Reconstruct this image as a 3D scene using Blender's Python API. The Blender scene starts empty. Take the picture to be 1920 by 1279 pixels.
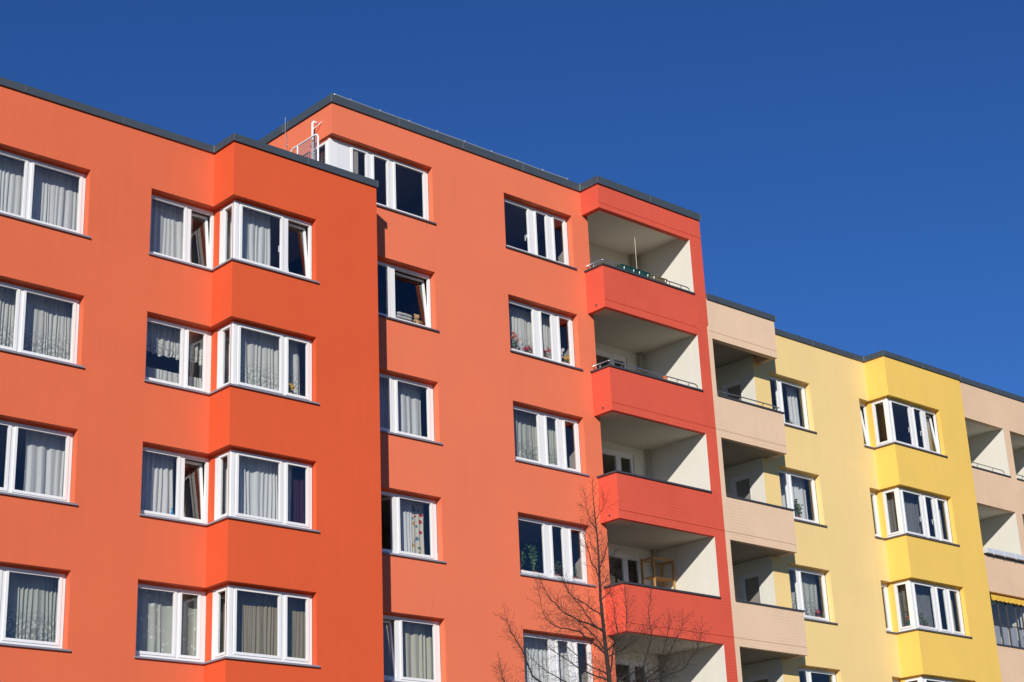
import bpy, bmesh, math, random
from mathutils import Vector, Matrix
random.seed(7)
S = bpy.context.scene
COL = S.collection

# ------------------------------------------------------------ camera, sky, sun, exposure
cam_d = bpy.data.cameras.new("camera"); cam = bpy.data.objects.new("camera", cam_d); COL.objects.link(cam)
R_ = Vector((0.742, -0.669, -0.042)); F_ = Vector((0.638, 0.687, 0.347)).normalized()
R_ = (R_ - F_ * R_.dot(F_)).normalized(); U_ = R_.cross(F_)
cam.matrix_world = Matrix(((R_.x, U_.x, -F_.x, -18.208), (R_.y, U_.y, -F_.y, -28.942), (R_.z, U_.z, -F_.z, 1.7), (0, 0, 0, 1)))
cam_d.sensor_width = 36; cam_d.lens = 59.83; cam_d.clip_end = 2000
S.camera = cam
LIGHT = Vector((1.09, 1.0, -0.64)).normalized()          # way the sunlight travels
SUN_EL = math.asin(-LIGHT.z); SUN_AZ = math.atan2(-LIGHT.x, -LIGHT.y)
world = bpy.data.worlds.new("World"); S.world = world; world.use_nodes = True
wn = world.node_tree; wn.nodes.clear()
wo = wn.nodes.new("ShaderNodeOutputWorld"); wb = wn.nodes.new("ShaderNodeBackground"); ws = wn.nodes.new("ShaderNodeTexSky")
ws.sky_type = 'NISHITA'; ws.sun_disc = False; ws.sun_elevation = SUN_EL; ws.sun_rotation = SUN_AZ
ws.air_density = 1.0; ws.dust_density = 0.0; ws.ozone_density = 10.0; ws.altitude = 200
wb.inputs['Strength'].default_value = 0.10
hs = wn.nodes.new('ShaderNodeHueSaturation'); hs.inputs['Saturation'].default_value = 1.06; hs.inputs['Value'].default_value = 0.93; hs.inputs['Hue'].default_value = 0.509
wn.links.new(ws.outputs[0], hs.inputs['Color']); wn.links.new(hs.outputs[0], wb.inputs[0]); wn.links.new(wb.outputs[0], wo.inputs[0])
sun_d = bpy.data.lights.new("sun", 'SUN'); sun_d.energy = 4.7; sun_d.angle = math.radians(0.5); sun_d.color = (1, 0.95, 0.87)
sun = bpy.data.objects.new("sun", sun_d); COL.objects.link(sun); sun.location = (-40, -40, 40)
sun.rotation_euler = LIGHT.to_track_quat('-Z', 'Y').to_euler()
S.view_settings.view_transform = 'Standard'; S.view_settings.look = 'None'
S.view_settings.exposure = 0; S.view_settings.gamma = 1

# ------------------------------------------------------------ materials
def nt(name):
    m = bpy.data.materials.new(name); m.use_nodes = True
    t = m.node_tree; b = t.nodes['Principled BSDF']
    return m, t, b
def N(t, kind, **kw):
    n = t.nodes.new(kind)
    for k, v in kw.items():
        if k in n.inputs: n.inputs[k].default_value = v
        else: setattr(n, k, v)
    return n
def simple(name, col, rough=0.5, metal=0.0, spec=0.4, noise=0.0, scale=8.0):
    m, t, b = nt(name)
    b.inputs['Roughness'].default_value = rough; b.inputs['Metallic'].default_value = metal
    b.inputs['Specular IOR Level'].default_value = spec
    b.inputs['Base Color'].default_value = (*col, 1)
    if noise:
        g = N(t, 'ShaderNodeNewGeometry'); n = N(t, 'ShaderNodeTexNoise', Scale=scale, Detail=5.0)
        r = N(t, 'ShaderNodeMapRange'); r.inputs['To Min'].default_value = 1 - noise; r.inputs['To Max'].default_value = 1 + noise
        x = N(t, 'ShaderNodeMix', data_type='RGBA', blend_type='MULTIPLY'); x.inputs[0].default_value = 1
        x.inputs[6].default_value = (*col, 1)
        L = t.links.new
        L(g.outputs['Position'], n.inputs['Vector']); L(n.outputs['Fac'], r.inputs['Value']); L(r.outputs[0], x.inputs[7]); L(x.outputs[2], b.inputs['Base Color'])
    return m
def paint(name, col, brick=0.0, streak=0.024, rough=0.8):
    """rendered wall: mottling, faint vertical rain streaks, fine stucco grain; optional painted-over brick courses"""
    m, t, b = nt(name); L = t.links.new
    b.inputs['Roughness'].default_value = rough; b.inputs['Specular IOR Level'].default_value = 0.25
    g = N(t, 'ShaderNodeNewGeometry')
    n1 = N(t, 'ShaderNodeTexNoise', Scale=0.5, Detail=6.0, Roughness=0.6)
    mp = N(t, 'ShaderNodeMapping'); mp.inputs['Scale'].default_value = (5, 5, 0.22)
    n2 = N(t, 'ShaderNodeTexNoise', Scale=1.3, Detail=6.0, Roughness=0.65)
    n3 = N(t, 'ShaderNodeTexNoise', Scale=55.0, Detail=4.0)
    L(g.outputs['Position'], n1.inputs['Vector']); L(g.outputs['Position'], mp.inputs['Vector']); L(mp.outputs[0], n2.inputs['Vector']); L(g.outputs['Position'], n3.inputs['Vector'])
    def rng(src, a, c, lo=0.25, hi=0.75):
        r = N(t, 'ShaderNodeMapRange'); r.inputs['From Min'].default_value = lo; r.inputs['From Max'].default_value = hi
        r.inputs['To Min'].default_value = a; r.inputs['To Max'].default_value = c; L(src, r.inputs['Value']); return r.outputs[0]
    def mul(a, c):
        q = N(t, 'ShaderNodeMath', operation='MULTIPLY'); L(a, q.inputs[0]); L(c, q.inputs[1]); return q.outputs[0]
    f = mul(mul(rng(n1.outputs['Fac'], 0.955, 1.045), rng(n2.outputs['Fac'], 1 - streak, 1 + streak)), rng(n3.outputs['Fac'], 0.95, 1.05))
    hgt = n3.outputs['Fac']
    bump = N(t, 'ShaderNodeBump', Strength=0.25, Distance=0.004)
    if brick:
        sx = N(t, 'ShaderNodeSeparateXYZ'); ad = N(t, 'ShaderNodeMath', operation='ADD'); cb = N(t, 'ShaderNodeCombineXYZ')
        L(g.outputs['Position'], sx.inputs[0]); L(sx.outputs['X'], ad.inputs[0]); L(sx.outputs['Y'], ad.inputs[1]); L(ad.outputs[0], cb.inputs[0]); L(sx.outputs['Z'], cb.inputs[1])
        br = N(t, 'ShaderNodeTexBrick'); br.inputs['Scale'].default_value = 1.0
        br.inputs['Brick Width'].default_value = 1.15; br.inputs['Row Height'].default_value = 0.083; br.inputs['Mortar Size'].default_value = 0.008; br.inputs['Mortar Smooth'].default_value = 0.4
        L(cb.outputs[0], br.inputs['Vector'])
        n4 = N(t, 'ShaderNodeTexNoise', Scale=1.1, Detail=3.0); L(g.outputs['Position'], n4.inputs['Vector'])
        mk = mul(br.outputs['Fac'], rng(n4.outputs['Fac'], 0.0, 1.0, 0.47, 0.66))
        dk = N(t, 'ShaderNodeMapRange'); dk.inputs['To Min'].default_value = 1.0; dk.inputs['To Max'].default_value = 1.0 - brick; L(mk, dk.inputs['Value'])
        f = mul(f, dk.outputs[0])
        bump2 = N(t, 'ShaderNodeBump', Strength=0.5, Distance=0.006); bump2.invert = True
        L(mk, bump2.inputs['Height']); L(bump2.outputs[0], bump.inputs['Normal'])
    L(hgt, bump.inputs['Height']); L(bump.outputs[0], b.inputs['Normal'])
    x = N(t, 'ShaderNodeMix', data_type='RGBA', blend_type='MULTIPLY'); x.inputs[0].default_value = 1; x.inputs[6].default_value = (*col, 1)
    L(f, x.inputs[7]); L(x.outputs[2], b.inputs['Base Color'])
    return m
def glass(name, tint=(0.89, 0.91, 0.91), r0=0.10):
    m = bpy.data.materials.new(name); m.use_nodes = True; t = m.node_tree; t.nodes.clear(); L = t.links.new
    o = N(t, 'ShaderNodeOutputMaterial'); mx = N(t, 'ShaderNodeMixShader'); tr = N(t, 'ShaderNodeBsdfTransparent'); gl = N(t, 'ShaderNodeBsdfGlossy')
    tr.inputs[0].default_value = (*tint, 1); gl.inputs['Roughness'].default_value = 0.0; gl.inputs['Color'].default_value = (1, 1, 1, 1)
    g = N(t, 'ShaderNodeNewGeometry'); n = N(t, 'ShaderNodeTexNoise', Scale=2.2, Detail=1.0); bp = N(t, 'ShaderNodeBump', Strength=0.06, Distance=0.02)
    # Schlick reflectance of a double pane, the same from both sides
    dt = N(t, 'ShaderNodeVectorMath', operation='DOT_PRODUCT'); ab = N(t, 'ShaderNodeMath', operation='ABSOLUTE'); om = N(t, 'ShaderNodeMath', operation='SUBTRACT'); pw = N(t, 'ShaderNodeMath', operation='POWER'); ma = N(t, 'ShaderNodeMath', operation='MULTIPLY_ADD')
    om.inputs[0].default_value = 1.0; pw.inputs[1].default_value = 5.0; ma.inputs[1].default_value = 1 - r0; ma.inputs[2].default_value = r0
    L(g.outputs['Incoming'], dt.inputs[0]); L(g.outputs['Normal'], dt.inputs[1]); L(dt.outputs['Value'], ab.inputs[0]); L(ab.outputs[0], om.inputs[1]); L(om.outputs[0], pw.inputs[0]); L(pw.outputs[0], ma.inputs[0])
    L(g.outputs['Position'], n.inputs['Vector']); L(n.outputs['Fac'], bp.inputs['Height']); L(bp.outputs[0], gl.inputs['Normal'])
    L(ma.outputs[0], mx.inputs[0]); L(tr.outputs[0], mx.inputs[1]); L(gl.outputs[0], mx.inputs[2]); L(mx.outputs[0], o.inputs[0])
    return m
def cloth(name, col, sheer=0.12, lace=None, trans=0.25, spots=None):
    """woven curtain: diffuse + light through the weave + gaps; lace = pattern scale; spots = printed motif colours"""
    m = bpy.data.materials.new(name); m.use_nodes = True; t = m.node_tree; t.nodes.clear(); L = t.links.new
    o = N(t, 'ShaderNodeOutputMaterial'); d = N(t, 'ShaderNodeBsdfDiffuse'); tl = N(t, 'ShaderNodeBsdfTranslucent'); tp = N(t, 'ShaderNodeBsdfTransparent')
    m1 = N(t, 'ShaderNodeMixShader'); m2 = N(t, 'ShaderNodeMixShader')
    m1.inputs[0].default_value = trans; m2.inputs[0].default_value = sheer
    d.inputs[0].default_value = (*col, 1); tl.inputs[0].default_value = (*col, 1)
    L(d.outputs[0], m1.inputs[1]); L(tl.outputs[0], m1.inputs[2]); L(m1.outputs[0], m2.inputs[1]); L(tp.outputs[0], m2.inputs[2]); L(m2.outputs[0], o.inputs[0])
    g = N(t, 'ShaderNodeNewGeometry')
    if lace:
        tc = N(t, 'ShaderNodeTexCoord'); sx = N(t, 'ShaderNodeSeparateXYZ'); L(tc.outputs['Generated'], sx.inputs[0])
        hem = N(t, 'ShaderNodeMapRange', interpolation_type='SMOOTHSTEP'); hem.inputs['From Min'].default_value = 0.62; hem.inputs['From Max'].default_value = 0.22; L(sx.outputs['Z'], hem.inputs['Value'])
        v = N(t, 'ShaderNodeTexVoronoi', Scale=lace, feature='SMOOTH_F1'); L(g.outputs['Position'], v.inputs['Vector'])
        r = N(t, 'ShaderNodeMapRange'); r.inputs['From Min'].default_value = 0.25; r.inputs['From Max'].default_value = 0.5; r.inputs['To Min'].default_value = -0.16; r.inputs['To Max'].default_value = 0.34
        ma = N(t, 'ShaderNodeMath', operation='MULTIPLY_ADD', use_clamp=True); ma.inputs[2].default_value = sheer
        L(v.outputs['Distance'], r.inputs['Value']); L(r.outputs[0], ma.inputs[0]); L(hem.outputs[0], ma.inputs[1]); L(ma.outputs[0], m2.inputs[0])
    if spots:
        v = N(t, 'ShaderNodeTexVoronoi', Scale=spots[0], feature='F1'); L(g.outputs['Position'], v.inputs['Vector'])
        cr = N(t, 'ShaderNodeValToRGB'); cr.color_ramp.interpolation = 'CONSTANT'
        cols = spots[1]; e = cr.color_ramp.elements; e[0].color = (*cols[0], 1); e[1].position = 1 / len(cols); e[1].color = (*cols[1], 1)
        for i in range(2, len(cols)): q = e.new(i / len(cols)); q.color = (*cols[i], 1)
        sp = N(t, 'ShaderNodeSeparateColor'); L(v.outputs['Color'], sp.inputs[0]); L(sp.outputs[0], cr.inputs[0])
        th = N(t, 'ShaderNodeMath', operation='LESS_THAN'); th.inputs[1].default_value = 0.38; L(v.outputs['Distance'], th.inputs[0])
        mx = N(t, 'ShaderNodeMix', data_type='RGBA'); mx.inputs[6].default_value = (*col, 1); L(th.outputs[0], mx.inputs[0]); L(cr.outputs[0], mx.inputs[7])
        L(mx.outputs[2], d.inputs[0]); L(mx.outputs[2], tl.inputs[0])
    return m

M = dict(
    salmon=paint('salmon_render', (0.715, 0.147, 0.063)), orange=paint('orange_render', (0.70, 0.102, 0.032)),
    pink=paint('pink_salmon_render', (0.785, 0.184, 0.089)), red=paint('red_painted_brick', (0.69, 0.100, 0.057), brick=0.22),
    yellow=paint('pale_yellow_render', (0.84, 0.615, 0.265)), gold=paint('golden_render', (0.85, 0.555, 0.125)),
    beige=paint('beige_painted_brick', (0.77, 0.55, 0.375), brick=0.15), beige2=paint('beige_far_brick', (0.75, 0.525, 0.35), brick=0.13),
    cream=paint('cream_render', (0.74, 0.71, 0.62), streak=0.03), inner=simple('room_paint', (0.36, 0.32, 0.28), 0.9, noise=0.15),
    cap=simple('slate_grey_metal', (0.060, 0.076, 0.090), 0.45, 0.0, 0.5, noise=0.12, scale=3), seam=simple('metal_seam', (0.16, 0.18, 0.20), 0.35, 0.3),
    white=simple('white_window_plastic', (0.80, 0.80, 0.79), 0.35, 0, 0.4), sill=simple('grey_sill_metal', (0.30, 0.29, 0.33), 0.4, 0.2),
    dsill=simple('dark_sill_metal', (0.13, 0.12, 0.14), 0.45, 0.1), coping=simple('anthracite_coping', (0.055, 0.055, 0.065), 0.5, noise=0.15, scale=10),
    steel=simple('brushed_steel', (0.52, 0.53, 0.54), 0.3, 0.9), galv=simple('galvanised_wire', (0.55, 0.57, 0.58), 0.4, 0.6),
    glass=glass('window_glass'), roof=simple('roof_felt', (0.09, 0.09, 0.09), 0.9, noise=0.2), bark=simple('twig_bark', (0.028, 0.020, 0.017), 0.85, noise=0.3, scale=20),
    sheer=cloth('sheer_white_cloth', (0.86, 0.86, 0.85), 0.15), lace=cloth('white_lace_cloth', (0.80, 0.80, 0.75), 0.18, lace=26), cream_c=cloth('cream_cloth', (0.62, 0.60, 0.48), 0.10),
    beige_c=cloth('beige_string_cloth', (0.42, 0.36, 0.25), 0.18), grey_c=cloth('grey_sheer_cloth', (0.34, 0.35, 0.37), 0.45), green_l=cloth('greenish_lace_cloth', (0.66, 0.67, 0.60), 0.24, lace=20),
    floral=cloth('floral_print_cloth', (0.72, 0.66, 0.56), 0.05, spots=(7.5, [(0.55, 0.05, 0.05), (0.72, 0.66, 0.56), (0.12, 0.25, 0.33), (0.60, 0.35, 0.12), (0.15, 0.25, 0.08)])),
    dots=cloth('dotted_cloth', (0.60, 0.61, 0.52), 0.06, spots=(11, [(0.85, 0.85, 0.8), (0.60, 0.61, 0.52), (0.60, 0.61, 0.52)])), purple=cloth('aubergine_cloth', (0.06, 0.025, 0.05), 0.02),
    blind=simple('white_blind', (0.74, 0.74, 0.75), 0.7), terracotta=simple('terracotta', (0.42, 0.13, 0.06), 0.8, noise=0.15), leaf=simple('house_leaf', (0.07, 0.14, 0.045), 0.5, noise=0.4, scale=30),
    leaf2=simple('pale_house_leaf', (0.20, 0.24, 0.12), 0.5, noise=0.4, scale=30), petal_r=simple('red_petal', (0.50, 0.03, 0.05), 0.6), petal_w=simple('white_petal', (0.75, 0.72, 0.72), 0.6), petal_y=simple('yellow_petal', (0.75, 0.42, 0.05), 0.6), petal_o=simple('orange_petal', (0.6, 0.16, 0.07), 0.6),
    wood=simple('honey_pine', (0.46, 0.24, 0.07), 0.5, noise=0.2, scale=12), green_box=simple('dark_green_plastic', (0.018, 0.065, 0.055), 0.4, noise=0.15), brown_box=simple('brown_plastic', (0.16, 0.12, 0.06), 0.5, noise=0.2),
    teal=simple('turquoise_plastic', (0.02, 0.30, 0.40), 0.4), blanket=simple('grey_checked_blanket', (0.50, 0.47, 0.44), 0.95, noise=0.4, scale=40), plush=simple('tan_plush', (0.50, 0.30, 0.12), 1.0, noise=0.3, scale=60),
    awning=simple('yellow_awning_cloth', (0.80, 0.47, 0.06), 0.8, noise=0.1), tray=simple('pale_grey_tray', (0.58, 0.60, 0.66), 0.4), grey_p=simple('grey_panel', (0.40, 0.39, 0.40), 0.6, noise=0.15),
    blue=simple('blue_glassware', (0.03, 0.22, 0.42), 0.15), ground=simple('dry_lawn', (0.05, 0.055, 0.03), 0.95, noise=0.35, scale=1.5), paving=simple('pale_paving', (0.12, 0.115, 0.105), 0.85, noise=0.15, scale=2.0),
    door=simple('dark_door_glass', (0.02, 0.02, 0.025), 0.08, 0, 0.6), ceiling=simple('shade_toned_ceiling', (0.50, 0.47, 0.40), 0.9, noise=0.08, scale=2), shade_ceiling=simple('deep_shade_ceiling', (0.30, 0.275, 0.225), 0.9, noise=0.08, scale=2), pipe=simple('cream_pipe', (0.60, 0.55, 0.42), 0.5),  # both ceiling tones: loggia cream darkened, shade put into the base colour
)

# ------------------------------------------------------------ object helpers
WL = {}
def link(o, parent, world_loc):
    COL.objects.link(o); WL[o] = Vector(world_loc)
    if parent is not None:
        o.parent = parent; o.location = WL[o] - WL[parent]
    else: o.location = WL[o]
    return o
def empty(name, loc, label=None, cat=None, group=None):
    o = bpy.data.objects.new(name, None); o.empty_display_size = 0.3; link(o, None, loc)
    return tag(o, label, cat, group)
def tag(o, label=None, cat=None, group=None, kind=None):
    if label: o['label'] = label
    if cat: o['category'] = cat
    if group: o['group'] = group
    if kind: o['kind'] = kind
    return o
def obj(name, bm, mat, parent=None, smooth=False):
    xs = [v.co for v in bm.verts]
    lo = Vector([min(v[i] for v in xs) for i in range(3)]); hi = Vector([max(v[i] for v in xs) for i in range(3)])
    c = Vector(((lo.x + hi.x) / 2, (lo.y + hi.y) / 2, lo.z))
    bmesh.ops.translate(bm, verts=bm.verts, vec=-c)
    me = bpy.data.meshes.new(name); bm.to_mesh(me); bm.free()
    for m in (mat if isinstance(mat, (list, tuple)) else [mat]): me.materials.append(m)
    if smooth: me.polygons.foreach_set('use_smooth', [True] * len(me.polygons))
    return link(bpy.data.objects.new(name, me), parent, c)
NB = bmesh.new
def quad(bm, *pts, mi=0):
    f = bm.faces.new([bm.verts.new(p) for p in pts]); f.material_index = mi; return f
BOXF = ((0, 1, 3, 2), (4, 6, 7, 5), (0, 4, 5, 1), (2, 3, 7, 6), (0, 2, 6, 4), (1, 5, 7, 3))
def box(bm, x0, x1, y0, y1, z0, z1, fn=None, mi=0):
    vs = []
    for x in (x0, x1):
        for y in (y0, y1):
            for z in (z0, z1):
                p = Vector((x, y, z)); vs.append(bm.verts.new(fn(p) if fn else p))
    for f in BOXF: bm.faces.new([vs[i] for i in f]).material_index = mi
def tube(bm, pts, r, sides=6, cap=True):
    pts = [Vector(p) for p in pts]; n = len(pts)
    rs = r if isinstance(r, (list, tuple)) else [r] * n
    ref = Vector((0.31, 0.17, 0.93)); rings = []
    for i, p in enumerate(pts):
        t = (pts[min(i + 1, n - 1)] - pts[max(i - 1, 0)]).normalized()
        a = t.cross(ref)
        if a.length < 0.15: a = t.cross(Vector((1, 0, 0.1)))
        a.normalize(); b = t.cross(a)
        rings.append([bm.verts.new(p + (a * math.cos(k * 2 * math.pi / sides) + b * math.sin(k * 2 * math.pi / sides)) * rs[i]) for k in range(sides)])
    for i in range(n - 1):
        for k in range(sides): bm.faces.new((rings[i][k], rings[i][(k + 1) % sides], rings[i + 1][(k + 1) % sides], rings[i + 1][k]))
    if cap and sides > 2: bm.faces.new(rings[0]); bm.faces.new(rings[-1])
class Line:
    """local frame of a facade line: s along the wall, t inwards, z up"""
    def __init__(self, o, d, n): self.o = Vector((*o, 0)); self.d = Vector((*d, 0)); self.n = Vector((*n, 0))
    def __call__(self, s, t, z): return self.o + self.d * s + self.n * t + Vector((0, 0, z))
    def box(self, bm, s0, s1, t0, t1, z0, z1, fn=None, mi=0):
        box(bm, s0, s1, t0, t1, z0, z1, lambda p: self(*(fn(*p) if fn else p)), mi)
def FRONT(x, y): return Line((x, y), (1, 0), (0, 1))
def SIDE(x, y): return Line((x, y), (0, -1), (1, 0))      # wall facing -x, s runs towards the street
def wall_panel(bm, ln, s0, s1, z0, z1, holes=(), strip=0.045):
    """sheet with holes; hole = (a, b, zb, zt, depth, options): reveals go back `depth`, a plaster strip hangs over the frame head"""
    ss = sorted({s0, s1, *[h[0] for h in holes], *[h[1] for h in holes]}); zs = sorted({z0, z1, *[h[2] for h in holes], *[h[3] for h in holes]})
    for i in range(len(ss) - 1):
        for j in range(len(zs) - 1):
            cs = (ss[i] + ss[i + 1]) / 2; cz = (zs[j] + zs[j + 1]) / 2
            if any(h[0] < cs < h[1] and h[2] < cz < h[3] for h in holes): continue
            quad(bm, ln(ss[i], 0, zs[j]), ln(ss[i + 1], 0, zs[j]), ln(ss[i + 1], 0, zs[j + 1]), ln(ss[i], 0, zs[j + 1]))
    for a, b, zb, zt, dp, op in holes:
        if dp <= 0: continue
        if a > s0 + 1e-6 and not op.get('noleft'): quad(bm, ln(a, 0, zb), ln(a, dp, zb), ln(a, dp, zt), ln(a, 0, zt))
        if b < s1 - 1e-6 and not op.get('noright'): quad(bm, ln(b, 0, zb), ln(b, dp, zb), ln(b, dp, zt), ln(b, 0, zt))
        c, d = op.get('so', (a, b))
        for z in (zb, zt): quad(bm, ln(c, 0, z), ln(d, 0, z), ln(d, dp, z), ln(c, dp, z))
        if strip and not op.get('nostrip'):
            e, f = op.get('st', (a, b)); ln.box(bm, e, f, dp - 0.004, dp + 0.07, zt - strip, zt + 0.02)

# ------------------------------------------------------------ dimensions (metres)
FL = 2.8
def HEAD(k): return 9.161 + FL * (k - 1)
def SILL(k): return 7.655 + FL * (k - 1)
def PB(k): return 6.464 + FL * (k - 1)       # underside of the balcony in front of storey k
def PT(k): return PB(k) + 1.163              # top of its parapet
T1, T2, T3 = 18.84, 21.17, 18.82
X2, X3, X4, X4b, XO, X5, X5p, X6, XW = 3.879, 3.197, 11.396, 11.612, 14.929, 15.343, 15.523, 18.299, 18.0
YB, YL, YG = -0.777, -0.661, -0.746          # bay, loggia and golden bay planes
X7, X8 = 23.393, 27.411
REV = 0.18

# ------------------------------------------------------------ ground
bm = NB(); quad(bm, (-400, -400, 0), (400, -400, 0), (400, 400, 0), (-400, 400, 0)); tag(obj('ground', bm, M['ground']), kind='structure')
bm = NB(); quad(bm, (-60, -9, 0.004), (80, -9, 0.004), (80, -2.2, 0.004), (-60, -2.2, 0.004)); tag(obj('pavement', bm, M['paving']), kind='structure')

# ------------------------------------------------------------ windows
HANDLE_T = 0.075
def run_frame(bm, ln, a, b, zb, zt, t, glasses, movable):
    """fixed frame with stepped sash rings; glasses = [(g0, g1, mode)]"""
    gz0, gz1 = zb + 0.155, zt - 0.125; zt = zt - 0.043
    T0, T1_ = t + 0.015, t + 0.08
    edges = [a]
    for g0, g1, md in glasses: edges += [g0 - 0.01, g1 + (0.01 if md in ('fixed', 'blind') else 0.055)]
    edges.append(b)
    for i in range(0, len(edges), 2): ln.box(bm, edges[i], edges[i + 1], T0, T1_, zb, zt)
    for g0, g1, md in glasses:
        h0, h1 = g0 - 0.01, g1 + 0.01
        if md not in ('fixed', 'blind'): h1 = g1 + 0.055
        ln.box(bm, h0, h1, T0, T1_, zb, gz0 - 0.01); ln.box(bm, h0, h1, T0, T1_, gz1 + 0.01, zt)
        if md == 'fixed': ring(bm, ln, g0, g1, gz0, gz1, t, 0.055)
    return gz0, gz1
def ring(bm, ln, g0, g1, gz0, gz1, t, w, fn=None):
    ln.box(bm, g0 - w, g0, t, t + 0.05, gz0 - w, gz1 + w, fn); ln.box(bm, g1, g1 + w, t, t + 0.05, gz0 - w, gz1 + w, fn)
    ln.box(bm, g0, g1, t, t + 0.05, gz0 - w, gz0, fn); ln.box(bm, g0, g1, t, t + 0.05, gz1, gz1 + w, fn)
def pane(ln, g0, g1, gz0, gz1, t, parent, fn=None):
    bm = NB(); f = fn or (lambda s, tt, z: (s, tt, z))
    e = 0.004
    quad(bm, *[ln(*f(s, t + 0.03, z)) for s, z in ((g0 - e, gz0 - e), (g1 + e, gz0 - e), (g1 + e, gz1 + e), (g0 - e, gz1 + e))])
    return obj('pane', bm, M['glass'], parent)
def fill(ln, glasses, gz0, gz1, t, win):
    for g0, g1, md in glasses:
        fn = None; g0_, g1_ = g0, g1
        if md in ('tilt', 'ajar', 'open'):
            w = 0.05
            if md == 'open':
                ang = math.radians(72)
                fn = lambda s, tt, z, c=g1 + w, b0=t: (c - (c - s) * math.cos(ang) + (tt - b0) * math.sin(ang), b0 + 0.06 + (c - s) * math.sin(ang) + (tt - b0) * math.cos(ang), z)
            else:
                k = 0.13 if md == 'tilt' else 0.05
                fn = lambda s, tt, z, q=k: (s, tt + 0.03 + q * (z - gz0) / (gz1 - gz0), z - 0.012)
            bm = NB(); ring(bm, ln, g0 + 0.02, g1, gz0 + 0.01, gz1 - 0.03, t, w, fn); obj('sash', bm, M['white'], win)
            pane(ln, g0 + 0.02, g1, gz0 + 0.01, gz1 - 0.03, t, win, fn)
        elif md == 'blind':
            bm = NB(); n = 9
            for i in range(n):
                z0 = gz0 + (gz1 - gz0) * i / n
                ln.box(bm, g0, g1, t + 0.018, t + 0.032, z0 + 0.002, z0 + (gz1 - gz0) / n)
            obj('blind', bm, M['blind'], win)
        else: pane(ln, g0, g1, gz0, gz1, t, win)
def handle(ln, s, z, t, win):
    bm = NB(); ln.box(bm, s - 0.012, s + 0.012, t + 0.05, t + 0.062, z - 0.05, z + 0.05); ln.box(bm, s - 0.01, s + 0.01, t + 0.062, t + 0.10, z + 0.01, z + 0.03); ln.box(bm, s - 0.012, s + 0.012, t + 0.10, t + 0.118, z - 0.11, z + 0.04)
    obj('handle', bm, M['white'], win)
def sill_part(pieces, win, mat, z):
    bm = NB()
    for x0, x1, y0, y1 in pieces:
        box(bm, x0, x1, y0, y1, z - 0.032, z + 0.004)
    return obj('sill', bm, mat, win)
def flat_window(root, a, b, k, glasses, y=0.0, sill='sill', ov=0.05, left_ov=0.03):
    ln = FRONT(0, y); zb, zt = SILL(k), HEAD(k)
    bm = NB(); gz = run_frame(bm, ln, a, b, zb, zt, REV, glasses, None)
    win = obj('window', bm, M['white'], root)
    fill(ln, glasses, *gz, REV, win)
    sill_part([(a - left_ov, b + ov, y - 0.045, y + REV + 0.012)], win, M[sill], zb)
    return win
def corner_window(root, xl, xc, xr, yf, k, gl, gs, gf, sill='sill', hand=(), rs=0.14, rf=0.15):
    """window band: flat piece left of the inner corner, narrow piece in the bay's flank, wide piece in the bay's front"""
    zb, zt = SILL(k), HEAD(k)
    bm = NB(); A = FRONT(0, 0); B = SIDE(xc, 0); C = FRONT(0, yf)
    gz = run_frame(bm, A, xl, xc + rs - 0.002, zb, zt, REV, gl, None)
    yc = -(yf + rf)                                   # s along the flank where the front frame begins
    run_frame(bm, B, 0.02, yc - 0.08, zb, zt, rs, gs, None)
    run_frame(bm, C, xc + rs, xr, zb, zt, rf, gf, None)
    C.box(bm, xc + rs + 0.012, xc + rs + 0.10, rf + 0.002, rf + 0.14, zb, zt - 0.05)
    win = obj('corner_window', bm, M['white'], root)
    fill(A, gl, *gz, REV, win); fill(B, gs, *gz, rs, win); fill(C, gf, *gz, rf, win)
    for s in hand: handle(C, s, (zb + zt) / 2 - 0.05, rf, win)
    sill_part([(xl - 0.03, xc + rs - 0.001, -0.045, REV + 0.012), (xc - 0.045, xc + rs + 0.012, yf + rf, -0.0451), (xc - 0.045, xr + 0.05, yf - 0.045, yf + rf - 0.0005)], win, M[sill], zb)
    return win

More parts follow.
